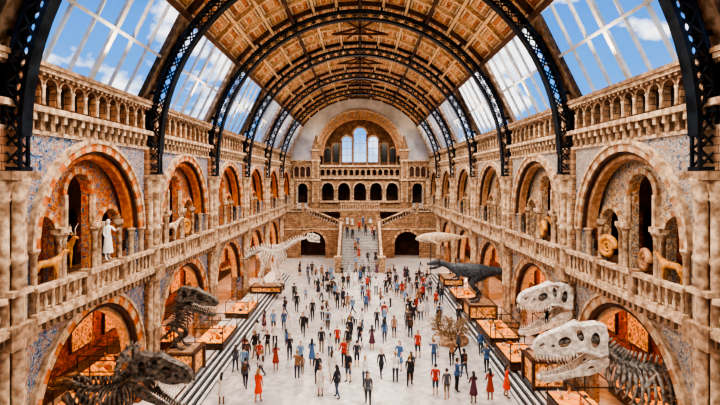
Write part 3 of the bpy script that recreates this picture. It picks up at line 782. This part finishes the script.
def rex_skeleton(loc, rotz, sc, name='tyrannosaurus_skeleton', mat=DBONE, skm=BONE, open_=0.30, L=2.6, frill=False, headup=0.0):
    mb = MB()
    sp_ = bez([(-4.8,0,1.9),(-3.4,0,2.2),(-1.8,0,2.7),(0,0,3.0),(1.5,0,3.0),(2.5,0,3.2),(3.2,0,3.75)], 34)
    vertebrae(mb, sp_, lambda t: 0.06+0.13*min(1, t*1.6), mat, 1.8)
    ribs(mb, sp_, 19, 29, 0.75, 1.5, mat, 0.065)
    for sg in (-1,1):
        limb(mb, [(0,sg*0.4,2.85),(0.7,sg*0.55,1.75),(-0.2,sg*0.55,0.85),(0.15,sg*0.55,0.15)], 0.16, mat)
        for k in (-1,0,1): mb.tube([(0.1,sg*0.55,0.15),(0.45,sg*0.55+k*0.15,0.12),(0.8,sg*0.55+k*0.25,0.04)], [0.09,0.07,0.02], 6, mat)
        limb(mb, [(2.0,sg*0.5,2.4),(1.9,sg*0.6,1.95),(2.25,sg*0.55,1.8)], 0.07, mat)
        for k in (-1,1): mb.tube([(2.25,sg*0.55,1.8),(2.45,sg*0.55+k*0.06,1.68)], [0.04,0.01], 5, mat)
        mb.tube([(1.4,sg*0.4,2.9),(1.8,sg*0.65,2.6),(2.1,sg*0.5,2.3)], [0.05,0.1,0.07], 6, mat)
        mb.tube([(-0.9,sg*0.25,3.2),(0,sg*0.32,3.35),(0.8,sg*0.25,3.15)], [0.08,0.24,0.08], 6, mat, flat=0.4)
        mb.tube([(0,sg*0.3,2.9),(0.5,sg*0.15,2.0),(0.9,0,1.8)], [0.1,0.07,0.1], 6, mat)
    T = Matrix.Translation((3.05,0,3.35)) @ Matrix.Rotation(0.05-headup,4,'Y')
    rex_skull(mb, T, L, open_, skm, BONE)
    if frill:
        fr = MB(lambda x,y,z: T @ Vector((x,y,z))); ng = 18; vs = []
        for i in range(5):
            r = 0.25+0.75*i/4
            for j in range(ng+1):
                a = radians(-15)+radians(210)*j/ng
                vs.append((0.1-0.5*r, r*cos(a)*1.0, 0.75+r*sin(a)*0.8))
        fs = [(i*(ng+1)+j, i*(ng+1)+j+1, (i+1)*(ng+1)+j+1, (i+1)*(ng+1)+j) for i in range(4) for j in range(ng) if not (i in (1,2) and j % 6 in (2,3,4))]
        fr.add(vs, fs, skm); fr.add([(x-0.06,y,z) for x,y,z in vs], fs, skm)
        for j in range(0, ng+1, 2):
            p = Vector(vs[4*(ng+1)+j]); d = (p-Vector((p.x,0,0.75))).normalized(); fr.tube([p-d*0.06,p,p+d*0.2],[0.09,0.08,0.01],6,skm)
        mb.merge(fr)
    mb.lathe((0.6,0,0),[(0.05,0),(0.05,2.9)],8,IRON)
    return mb.obj(name, None, loc, (0,0,rotz), sc)

def sauropod_skeleton(loc, rotz, sc):
    mb = MB(); mat = BONE
    sp_ = bez([(-4.6,0,1.3),(-3.2,0,1.9),(-1.8,0,2.8),(-0.6,0,3.3),(0.8,0,3.2),(1.8,0,3.6),(2.9,0,4.3),(4.0,0,4.6)], 40)
    vertebrae(mb, sp_, lambda t: 0.09+0.17*sin(pi*min(1, max(0, t*1.0))), mat, 1.6)
    ribs(mb, sp_, 17, 27, 0.7, 1.5, mat, 0.075)
    for sg in (-1,1):
        limb(mb, [(-0.7,sg*0.4,3.1),(-0.3,sg*0.5,1.9),(-0.7,sg*0.5,0.9),(-0.5,sg*0.5,0.1)], 0.2, mat)
        limb(mb, [(1.0,sg*0.5,2.8),(0.8,sg*0.6,1.8),(1.1,sg*0.6,0.9),(1.15,sg*0.6,0.1)], 0.18, mat)
        for xx, yy in ((-0.5,0.5),(1.15,0.6)):
            for k in (-1,0,1): mb.tube([(xx,sg*yy,0.12),(xx+0.3,sg*yy+k*0.14,0.04)], [0.09,0.03], 6, mat)
        mb.tube([(0.6,sg*0.4,3.3),(0.9,sg*0.7,2.9),(1.1,sg*0.5,2.5)], [0.05,0.16,0.06], 6, mat, flat=0.5)
        mb.tube([(-1.2,sg*0.25,3.3),(-0.6,sg*0.3,3.5),(0,sg*0.25,3.3)], [0.06,0.22,0.06], 6, mat, flat=0.4)
    T = Matrix.Translation((3.95,0,4.42))
    rex_skull(mb, T, 1.2, 0.15, BONE)
    return mb.obj('sauropod_skeleton', None, loc, (0,0,rotz), sc)

def upright_skeleton(loc, rotz, sc):
    mb = MB(); mat = BROWNB
    sp_ = bez([(-1.7,0,0.25),(-1.1,0,0.7),(-0.5,0,1.35),(-0.2,0,2.0),(-0.1,0,2.6),(-0.15,0,3.1),(0.1,0,3.4)], 26)
    vertebrae(mb, sp_, lambda t: 0.06+0.1*min(1,t*2), mat, 1.5)
    ribs(mb, sp_, 11, 19, 0.5, 0.9, mat, 0.055)
    for sg in (-1,1):
        limb(mb, [(-0.5,sg*0.3,1.35),(0.25,sg*0.4,1.0),(-0.25,sg*0.4,0.5),(0.05,sg*0.4,0.1)], 0.13, mat)
        for k in (-1,0,1): mb.tube([(0.0,sg*0.4,0.12),(0.25,sg*0.4+k*0.1,0.08),(0.45,sg*0.4+k*0.18,0.02)], [0.07,0.05,0.015], 6, mat)
        limb(mb, [(0.1,sg*0.35,2.4),(0.35,sg*0.4,2.05),(0.7,sg*0.35,2.1)], 0.07, mat)
        mb.tube([(-0.9,sg*0.2,1.5),(-0.45,sg*0.26,1.6),(-0.1,sg*0.22,1.5)], [0.06,0.18,0.06], 6, mat, flat=0.5)
    rex_skull(mb, Matrix.Translation((-0.05,0,3.0)) @ Matrix.Rotation(0.12,4,'Y') @ Matrix.Diagonal((1,1,0.8,1)), 2.6, 0.2, mat, BONE)
    mb.lathe((-0.5,0,0),[(0.3,0),(0.06,0.06),(0.04,1.3)],8,IRON)
    return mb.obj('dark_dinosaur_skeleton', None, loc, (0,0,rotz), sc)

rex_skeleton((-12.7, 20.2, 0.0), radians(-3), 0.97, 'horned_dinosaur_skeleton', BROWNB, BROWNB, 0.45, 2.6, True)
upright_skeleton((-10.5, 27.0, P0+1.53), radians(-8), 0.9)
sauropod_skeleton((-9.4, 46.8, P0+0.73), radians(-5), 1.05)
theropod('allosaurus_model', SLATE, (9.8, 38.4, P0+1.23), radians(176), 1.2, neck=0.3)
rex_skeleton((13.6, 18.9, P0+0.25), radians(172), 1.1)
mb = MB()
T = Matrix.Translation((-1.1,0,2.2)) @ Matrix.Rotation(-0.12,4,'Y')
rex_skull(mb, T, 2.8, 0.45, BONE)
mb.lathe((0,0,0),[(0.5,0),(0.5,0.1),(0.12,0.2),(0.08,2.3)],12,IRON)
mb.obj('tyrannosaurus_skull', None, (10.4, 25.6, P0+1.63), (0,0,radians(192)), 1.08)
mb = MB()
V = [(0,0,0),(1.2,0,0.1),(2.2,0,0.0),(2.9,0,-0.15),(-1.2,0,0.05),(-2.3,0,0.0),(-3.2,0,0.1)]
R = [(0.6,0.62),(0.55,0.6),(0.36,0.42),(0.12,0.14),0.48,0.24,0.08]
E = [(0,1),(1,2),(2,3),(0,4),(4,5),(5,6)]
for sg in (-1,1):
    b0 = len(V); V += [(1.1,sg*0.55,-0.25),(0.6,sg*1.1,-0.55)]; R += [0.18,0.06]; E += [(1,b0),(b0,b0+1)]
    b0 = len(V); V += [(-3.6,sg*0.5,0.15)]; R += [0.07]; E += [(6,b0)]
vs, fs = skin(V,E,R,2); mb.add(vs, fs, TBONE, True)
for sg in (-1,1): mb.ell((2.1,sg*0.36,-0.05),(0.05,0.03,0.05),BLACK,8,6)
for k in range(7): mb.tube([(2.7,0.02*(k-3)*4,-0.28+0.01*k),(1.6,0.1*(k-3),-0.52),(0.3,0.1*(k-3),-0.6)],0.03,5,BONE)
for x in (-1.2,1.1): mb.lathe((x,0,-4.2),[(0.3,0),(0.06,0.1),(0.05,4.0)],8,IRON)
mb.obj('whale_model', None, (8.8, 50.5, P0+0.83+4.2), (0,0,radians(184)), 0.95)

# dry bush
mb = MB()
mb.lathe((0,0,0),[(1.2,0),(1.25,0.15),(1.1,0.3),(0.4,0.35)],16,PALE2)
rng = random.Random(3)
def twig(p, d, L, r, lev):
    q = p+d*L; m_ = (p+q)/2+Vector((rng.uniform(-1,1),rng.uniform(-1,1),rng.uniform(-1,1)))*L*0.12
    mb.tube([p,m_,q],[r,r*0.8,r*0.55],4,TWIG)
    if lev > 0:
        for _ in range(5 if lev > 1 else 6):
            nd = (d+Vector((rng.gauss(0,0.6),rng.gauss(0,0.6),rng.gauss(0.0,0.35)))).normalized()
            twig(q if rng.random() < 0.6 else m_, nd, L*rng.uniform(0.55,0.8), r*0.6, lev-1)
for k in range(9):
    a = 2*pi*k/9
    twig(Vector((0.3*cos(a),0.3*sin(a),0.3)), Vector((cos(a)*0.9,sin(a)*0.9,0.85)).normalized(), 0.62, 0.05, 3)
mb.obj('dry_bush', None, (6.7, 34.2, 0), (0,0,0), (1.1,1.1,1.3))

# gallery exhibits
def quadruped(name, mat, loc, rotz, sc, horns=True):
    mb = MB()
    V = [(0,0,0.95),(0.45,0,1.0),(-0.45,0,0.98),(0.7,0,1.25),(0.85,0,1.5),(1.1,0,1.45),(-0.62,0,0.85)]
    R = [0.2,0.23,0.2,0.12,0.1,0.05,0.04]; E = [(0,1),(0,2),(1,3),(3,4),(4,5),(2,6)]
    for sg in (-1,1):
        b0 = len(V); V += [(0.45,sg*0.13,0.7),(0.47,sg*0.13,0.4),(0.45,sg*0.13,0.04)]; R += [0.09,0.05,0.035]; E += [(1,b0),(b0,b0+1),(b0+1,b0+2)]
        b0 = len(V); V += [(-0.42,sg*0.14,0.72),(-0.55,sg*0.14,0.42),(-0.45,sg*0.14,0.04)]; R += [0.12,0.05,0.035]; E += [(2,b0),(b0,b0+1),(b0+1,b0+2)]
    vs, fs = skin(V,E,R,2); mb.add(vs,fs,mat,True)
    for sg in (-1,1):
        mb.tube([(0.82,sg*0.07,1.58),(0.76,sg*0.16,1.66)],[0.04,0.01],5,mat)
        if horns: mb.tube([(0.86,sg*0.04,1.58),(0.75,sg*0.12,1.85),(0.85,sg*0.2,2.1)],[0.03,0.02,0.005],6,TBONE)
    mb.box(-0.8,0.9,-0.35,0.35,-0.05,0.02,WOOD)
    mb.box(-0.8,0.9,-0.35,0.35,-0.9,-0.05,PALE2)
    return mb.obj(name, None, loc, (0,0,rotz), sc)
ZG1 = 7.05
quadruped('antelope_mount', GOLD, (-12.6, 18.4, ZG1+0.9*0.85), radians(60), 0.85)
quadruped('antelope_mount', GOLD, (-13.6, 20.9, ZG1+0.9), radians(-20), 1.0)
quadruped('antelope_mount', GOLD, (12.6, 18.5, ZG1+0.9*0.8), radians(110), 0.8)
quadruped('antelope_mount', TBONE, (-12.8, 30.6, ZG1+0.9), radians(40), 1.0)
quadruped('antelope_mount', GOLD, (13.4, 30.6, ZG1+0.9), radians(140), 1.0, False)
def ammonite(loc, rotz, sc, mat=GOLD):
    mb = MB(); P = []; R = []
    for i in range(70):
        t = i/69; a = t*pi*5; r = 0.08+0.62*t**1.4; P.append((r*cos(a),0,1.75+r*sin(a))); R.append((0.03+0.17*t)*(1+0.12*(i%2)))
    mb.tube(P,R,8,mat)
    mb.box(-0.5,0.5,-0.3,0.3,0,0.85,PALE2); mb.lathe((0,0,0.85),[(0.1,0),(0.05,0.3)],8,IRON)
    mb.obj('ammonite_fossil', None, loc, (0,0,rotz), sc)
ammonite((12.75, 20.6, ZG1), radians(80), 0.75, TRIM['R']); ammonite((12.75, 23.7, ZG1), radians(100), 0.85)
ammonite((12.75, 32.0, ZG1), radians(80), 0.85); ammonite((-12.75, 33.6, ZG1), radians(80), 0.85)

# ------------------------------------------------------------------ people
SKINM = palette_mat('skin', [(0.55,0.31,0.2),(0.42,0.22,0.13),(0.65,0.40,0.28),(0.2,0.1,0.06)], 3.7, 0.55)
HAIRM = palette_mat('hair', [(0.015,0.01,0.008),(0.06,0.025,0.01),(0.01,0.008,0.008),(0.25,0.13,0.04)], 5.3, 0.6)
SHIRT = palette_mat('shirt_cloth', [(0.015,0.02,0.035),(0.6,0.6,0.6),(0.04,0.10,0.22),(0.42,0.04,0.02),(0.012,0.012,0.015),(0.15,0.28,0.45),(0.02,0.02,0.03),(0.07,0.08,0.1),(0.7,0.67,0.62),(0.25,0.13,0.07)], 7.9)
PANTS = palette_mat('trouser_cloth', [(0.01,0.012,0.025),(0.025,0.04,0.08),(0.012,0.012,0.012),(0.2,0.15,0.09),(0.04,0.07,0.13),(0.03,0.03,0.035)], 11.3)
DRESS = palette_mat('dress_cloth', [(0.06,0.14,0.3),(0.68,0.66,0.63),(0.02,0.02,0.03),(0.30,0.05,0.03),(0.4,0.45,0.5),(0.10,0.03,0.05)], 9.1)
REDD = plain('red_dress_cloth', (0.75,0.06,0.015), 0.8)
SHOE = plain('shoe_leather', (0.02,0.015,0.012), 0.5)
EYEW = plain('eye', (0.05,0.04,0.04), 0.3); LIP = plain('lips', (0.4,0.12,0.1), 0.5)
BAG = plain('bag_canvas', (0.10,0.04,0.02), 0.8)
def person_mesh(name, stride=0.0, female=False, skirt=0, armL=0.0, armR=0.0, elbow=0.2, hair=0, bag=False, headturn=0.0, shorts=False, mats=None):
    mt = dict(skin=SKINM, hair=HAIRM, shirt=SHIRT, pants=PANTS, dress=DRESS, shoe=SHOE)
    if mats: mt.update(mats)
    mb = MB()
    sw = 0.165 if female else 0.19; hp = 0.1
    V = [(0,0,0.95),(0,0.0,1.1),(0,-0.01,1.27),(0,0.0,1.42),(0,0.0,1.49),(0,-0.015,1.56)]
    R = [(0.145,0.105),(0.115 if female else 0.135,0.09),(0.14 if female else 0.155,0.105),(0.09,0.07),(0.052,0.052),(0.05,0.055)]
    E = [(0,1),(1,2),(2,3),(3,4),(4,5)]; tag = ['t','t','t','n','n']
    hands = []
    for sg, ar, st in ((-1, armL, stride), (1, armR, -stride)):
        b0 = len(V)
        sh = Vector((sg*sw,0,1.39)); ud = Vector((sg*0.12,-sin(ar),-cos(ar))).normalized()
        el = sh+ud*0.28; fd = Vector((sg*0.02,-sin(ar+elbow),-cos(ar+elbow))).normalized()
        wr = el+fd*0.25; pm = wr+fd*0.08
        V += [tuple(sh),tuple(el),tuple(wr),tuple(pm)]; R += [0.06,0.045,0.028,(0.02,0.035)]
        E += [(3,b0),(b0,b0+1),(b0+1,b0+2),(b0+2,b0+3)]; tag += ['s','s','f','h']
        hands.append((pm, fd, sg))
        b0 = len(V)
        hipp = Vector((sg*hp,0,0.88)); kn = hipp+Vector((0,-sin(st)*0.42,-cos(st)*0.42))
        back = max(0, -st)
        ak = kn+Vector((0,-sin(st-0.1-back*0.8)*0.40,-cos(st-0.1-back*0.8)*0.40))
        ak.z = max(ak.z, 0.075)
        toe = ak+Vector((sg*0.02,-0.17,-0.045))
        V += [tuple(hipp),tuple(kn),tuple(ak),tuple(toe)]; R += [0.098,0.062,0.042,0.035]
        E += [(0,b0),(b0,b0+1),(b0+1,b0+2),(b0+2,b0+3)]; tag += ['l','l','c','sh']
    vs, fs = skin(V,E,R,1)
    VV = [Vector(v) for v in V]
    groups = {}
    for f in fs:
        c = sum((Vector(vs[i]) for i in f), Vector())/len(f)
        best = None; bd = 9
        for e, tg in zip(E, tag):
            a, b2 = VV[e[0]], VV[e[1]]; ab = b2-a; t = max(0, min(1, (c-a).dot(ab)/ab.length_squared)); dd = (c-a-ab*t).length
            if dd < bd: bd = dd; best = tg
        if best == 't': m = 'shirt' if c.z > 0.93 else 'pants'
        elif best == 'n': m = 'skin' if c.z > 1.455 else 'shirt'
        elif best == 's': m = 'shirt'
        elif best == 'f': m = 'skin' if (skirt or shorts) else 'shirt'
        elif best == 'h': m = 'skin'
        elif best == 'l': m = 'pants' if c.z < 0.93 or not skirt else 'shirt'
        elif best == 'c': m = 'skin' if (skirt or shorts) else 'pants'
        else: m = 'shoe'
        if skirt and best in ('l','t'): m = 'skin' if (best == 'l' and c.z < 0.6) else 'dress'
        if skirt and best == 's': m = 'dress'
        groups.setdefault(m, []).append(f)
    for m, F in groups.items():
        used = sorted({i for f in F for i in f}); mp = {i: k for k, i in enumerate(used)}
        mb.add([vs[i] for i in used], [tuple(mp[i] for i in f) for f in F], mt[m], True)
    for pm, fd, sg in hands:
        for k in range(4):
            o = Vector((0, (k-1.5)*0.018, 0)); L = (0.062,0.075,0.07,0.052)[k]
            p = pm+o; q = p+fd*L*0.55+Vector((-sg*0.006,0,0)); r = p+fd*L+Vector((-sg*0.022,0,0))
            mb.tube([p-fd*0.02,p,q,r],[0.009,0.0095,0.0085,0.006],5,mt['skin'])
        p = pm-fd*0.035+Vector((0,-0.028,0)); mb.tube([p,p+fd*0.03+Vector((-sg*0.008,-0.022,0)),p+fd*0.06+Vector((-sg*0.012,-0.026,0))],[0.011,0.01,0.007],5,mt['skin'])
    if skirt:
        z1 = 0.5 if skirt == 1 else 0.3; vs = []; nn = 16; lv = 5
        for i in range(lv+1):
            t = i/lv; z = 1.06+(z1-1.06)*t; rx = 0.12+0.10*t**0.8; ry = 0.1+0.10*t**0.8
            for j in range(nn):
                a = 2*pi*j/nn; w = 1+0.07*t*cos(j*pi)
                vs.append((rx*w*cos(a), ry*w*sin(a)-0.0, z))
        F = [(i*nn+j, i*nn+(j+1)%nn, (i+1)*nn+(j+1)%nn, (i+1)*nn+j) for i in range(lv) for j in range(nn)]
        mb.add(vs, F, mt['dress'], True)
    else:
        mb.lathe((0,0,0.86),[(0.168,0),(0.162,0.05),(0.15,0.16)],14,mt['shirt'])
    Mh = Matrix.Rotation(headturn, 3, 'Z'); hc = Vector((0,-0.02,1.63))
    h = MB(lambda x,y,z: hc+Mh@Vector((x,y,z)))
    h.ell((0,0,0),(0.072,0.09,0.108),mt['skin'],14,10)
    h.ell((0,-0.03,-0.055),(0.05,0.055,0.05),mt['skin'],10,7)
    h.tube([(0,-0.085,0.02),(0,-0.108,-0.018),(0,-0.088,-0.03)],[0.008,0.014,0.01],6,mt['skin'])
    for sg in (-1,1):
        h.ell((sg*0.028,-0.08,0.012),(0.012,0.01,0.008),EYEW,6,5)
        h.ell((sg*0.073,0.0,0.0),(0.01,0.018,0.028),mt['skin'],6,5)
    h.ell((0,-0.083,-0.055),(0.022,0.008,0.006),LIP,6,5)
    h.ell((0,0.008,0.016),(0.082,0.098,0.112),mt['hair'],14,10,keep=lambda m:(m.y > -0.02 and m.z > -0.07) or m.z > 0.062)
    if hair == 1: h.tube([(0,0.06,0.04),(0,0.085,-0.08),(0,0.085,-0.22),(0,0.08,-0.3)],[0.07,0.078,0.062,0.03],10,mt['hair'])
    if hair == 2: h.tube([(0,0.08,0.06),(0,0.13,0.04),(0,0.13,-0.06),(0,0.12,-0.16)],[0.03,0.03,0.028,0.01],8,mt['hair'])
    mb.merge(h)
    if bag:
        mb.ell((0,0.16,1.2),(0.13,0.09,0.2),BAG,10,8)
        for sg in (-1,1): mb.tube([(sg*0.1,0.1,1.36),(sg*0.11,0.0,1.47),(sg*0.11,-0.11,1.34),(sg*0.12,-0.02,1.1),(sg*0.1,0.1,1.06)],0.016,5,BAG)
    me = mb.mesh(name)
    zmin = min(v.co.z for v in me.vertices)
    for v in me.vertices: v.co.z -= zmin
    return me
variants = [
    person_mesh('man_a', 0.25, armL=-0.25, armR=0.3),
    person_mesh('man_b', 0.0, armL=0.1, armR=0.9, elbow=1.2),
    person_mesh('man_c', -0.3, armL=0.3, armR=-0.3, bag=True),
    person_mesh('man_d', 0.05, armL=0.0, armR=0.1, headturn=0.6, shorts=True),
    person_mesh('man_e', 0.15, armL=0.7, armR=0.7, elbow=1.1),
    person_mesh('man_f', -0.15, armL=0.1, armR=-0.1, headturn=-0.4),
    person_mesh('woman_a', 0.2, True, 0, -0.2, 0.25, hair=1),
    person_mesh('woman_b', 0.05, True, 1, 0.1, 0.05, hair=1, headturn=-0.5),
    person_mesh('woman_d', -0.25, True, 0, 0.3, -0.2, hair=2, bag=True),
    person_mesh('woman_e', 0.0, True, 1, 0.8, 0.2, elbow=0.9, hair=1),
    person_mesh('woman_f', 0.1, True, 0, 0.1, 0.1, hair=1, shorts=True),
]
red = person_mesh('woman_red', 0.1, True, 1, 0.1, 0.1, hair=1, mats={'dress': REDD, 'shirt': REDD})
placed = []
def person(x, y, me=None, z=0.0, rz=None, sc=None):
    me = me or random.choice(variants)
    if rz is None: rz = random.choice((0, pi, pi, random.uniform(0, 2*pi), random.uniform(0, 2*pi)))
    sc = sc or random.uniform(0.97, 1.1)
    put(me, 'person', None, (x, y, z), (0,0,rz), sc); placed.append((x, y))
person(-5.5, 24.9, red); person(8.1, 25.4, red)
for x, y in ((-7.4,24.6),(0.43,24.4),(-1.27,25.3),(-2.2,25.6),(4.2,25.6),(4.75,25.2),(5.5,26.1),(2.1,27.3),(1.3,28.0),(0.3,26.9),(2.9,26.8),
             (-3.1,29.7),(-3.8,29.4),(-4.7,30.7),(-6.6,26.5),(-7.8,28.8),(7.1,25.1),(6.1,24.7),(7.9,28.7),(-2.0,31),(-0.84,32.1),(0.85,32.5),(-0.2,29.5),
             (3.9,31),(5.2,31.2),(-6.1,33),(-5.4,35),(-7.6,36.5),(2.6,35),(1.8,33.8)):
    person(x, y)
tries = 0
clusters = [(random.uniform(-7.8,7.6), 27+31*random.random()) for _ in range(60)]
while len(placed) < 170 and tries < 20000:
    tries += 1
    if random.random() < 0.4:
        c = random.choice(clusters); x = c[0]+random.gauss(0,0.5); y = c[1]+random.gauss(0,0.8)
    else:
        x = random.uniform(-8.3,8.3); y = 27+33*random.random()
    if abs(x) > 8.3 or y < 26 or y > 66: continue
    if y > 58.6 and abs(x) < 3.8: continue
    if (x-6.7)**2+(y-34.2)**2 < 4.5: continue
    if x < -7.2 and 44 < y < 49.5: continue
    if any((x-a)**2+(y-b2)**2 < 0.55 for a, b2 in placed): continue
    person(x, y, sc=0.68 if random.random() < 0.08 else None)
for k in range(16):
    i = random.randrange(1, ns-1); x = random.uniform(-2.1, 2.1)
    if any((x-a)**2+(YS+run*(i+0.5)-b2)**2 < 0.4 for a, b2 in placed): continue
    person(x, YS+run*(i+0.5), z=rise*(i+1), rz=random.choice((0,pi)))
for x, y in ((-1.2,YL+2),(0.5,YL+2.5),(1.6,YL+1.5),(-2,YL+3.1)): person(x, y, z=ZL)
mar = dict(skin=MARBLE, hair=MARBLE, shirt=MARBLE, pants=MARBLE, dress=MARBLE, shoe=MARBLE)
sm_ = person_mesh('marble_figure', 0.1, True, 2, 0.2, 1.0, elbow=0.9, hair=2, mats=mar)
put(sm_, 'marble_statue', None, (-12.55, 22.9, ZG1+1.0), (0,0,0.9), 1.15)
mb = MB(); mb.box(-0.4,0.4,-0.4,0.4,0,0.12,PALE2); mb.box(-0.33,0.33,-0.33,0.33,0.12,0.9,PALE); mb.box(-0.4,0.4,-0.4,0.4,0.9,1.0,PALE2)
mb.obj('statue_pedestal', None, (-12.55,22.9,ZG1))

# ------------------------------------------------------------------ lighting
def point(loc, e, c=(1,0.42,0.14), r=0.12, name='aisle_lamp'):
    l = bpy.data.lights.new(name, 'POINT'); l.energy = e; l.color = c; l.shadow_soft_size = r
    o = bpy.data.objects.new(name, l); COL.objects.link(o); o.location = loc
for i in range(1, NB):
    y = Y0+BAY*(i+0.5)
    for sg in (-1,1):
        point((sg*14.6, y, 5.6), 700)
        point((sg*14.3, y, 12.6), 220 if sg < 0 else 120)
def spot(loc, e, tgt, c=(1,0.91,0.80), ang=150, r=0.25, blend=0.6):  # added spots for brightening, not fittings of the hall
    l = bpy.data.lights.new('added_hall_spot','SPOT'); l.energy = e; l.color = c; l.shadow_soft_size = r; l.spot_size = radians(ang); l.spot_blend = blend
    o = bpy.data.objects.new('added_hall_spot', l); COL.objects.link(o); o.location = loc
    o.rotation_euler = (Vector(tgt)-Vector(loc)).to_track_quat('-Z','Y').to_euler()
for i in range(1, NB):
    y = Y0+BAY*i+0.45
    for sg in (-1,1):
        spot((sg*7.3, y, 21.2), 4700, (sg*1.5, y+1.5, 0))  # added downlights filling the walls and floor
for i in range(2, NB+1):
    for sg in (-1,1):
        spot((sg*11.2, Y0+BAY*(i-0.5), 16.6), 1800, (sg*2.0, Y0+BAY*(i-0.5), 26), (1,0.78,0.54), 130, 0.1)  # added uplights to brighten the vault
for sg in (-1, 1):
    spot((sg*5.0, 68.9, 20.5), 1500, (sg*2, YB, 11), (1,0.88,0.72), 110, 0.2)  # added pair to brighten the end wall
sun = bpy.data.lights.new('sun','SUN'); sun.energy = 3.0; sun.angle = radians(4); sun.color = (1,0.93,0.82)
so = bpy.data.objects.new('sun', sun); COL.objects.link(so); so.rotation_euler = Vector((-0.55,0.35,-1)).to_track_quat('-Z','Y').to_euler()
PB = Vector((12.35,0,16.4)); PT = Vector((RV*cos(A0),0,ZC+RV*sin(A0)))
for sg in (-1,1):
    for i in range(NB):
        l = bpy.data.lights.new('skylight_portal','AREA'); l.shape = 'RECTANGLE'; l.size = (PT-PB).length; l.size_y = BAY
        l.cycles.is_portal = True
        o = bpy.data.objects.new('skylight_portal', l); COL.objects.link(o)
        inw = Vector((-sg*(PT.z-PB.z),0,-(PB.x-PT.x))).normalized()
        yv = Vector((0,1,0)); zv = -inw; xv = yv.cross(zv)
        o.matrix_world = Matrix.Translation((sg*(PB.x+PT.x)/2, Y0+BAY*(i+0.5), (PB.z+PT.z)/2)) @ Matrix((xv,yv,zv)).transposed().to_4x4()

w = bpy.data.worlds.new('sky'); scene.world = w; w.use_nodes = True
nt = w.node_tree; bg = nt.nodes['Background']
tc = N(nt,'ShaderNodeTexCoord'); mp = N(nt,'ShaderNodeMapping'); mp.inputs['Scale'].default_value = (1,1,1.6); mp.inputs['Location'].default_value = (0.3,0.1,0.2)
nt.links.new(tc.outputs['Generated'], mp.inputs[0])
no = N(nt,'ShaderNodeTexNoise'); no.inputs['Scale'].default_value = 6.0; no.inputs['Detail'].default_value = 8; no.inputs['Roughness'].default_value = 0.55
nt.links.new(mp.outputs[0], no.inputs['Vector'])
cr = ramp(nt, [(0.53,(0,0,0)),(0.62,(1,1,1))]); nt.links.new(no.outputs[0], cr.inputs[0])
sx = N(nt,'ShaderNodeSeparateXYZ'); nt.links.new(tc.outputs['Generated'], sx.inputs[0])
gr = ramp(nt, [(0.0,(0.75,0.85,0.95)),(0.10,(0.10,0.36,0.85)),(0.6,(0.01,0.13,0.60))]); nt.links.new(sx.outputs[2], gr.inputs[0])
mxw = N(nt,'ShaderNodeMixRGB'); nt.links.new(cr.outputs[0], mxw.inputs[0]); nt.links.new(gr.outputs[0], mxw.inputs[1]); mxw.inputs[2].default_value = (1.3,1.3,1.3,1)
nt.links.new(mxw.outputs[0], bg.inputs[0]); bg.inputs[1].default_value = 1.5

# ------------------------------------------------------------------ camera
cam = bpy.data.cameras.new('camera'); co = bpy.data.objects.new('camera', cam); COL.objects.link(co)
co.location = (0,0,12); co.rotation_euler = (radians(90),0,0)
cam.sensor_width = 36; cam.lens = 23; cam.shift_y = -22.5/720; cam.clip_end = 500
scene.camera = co
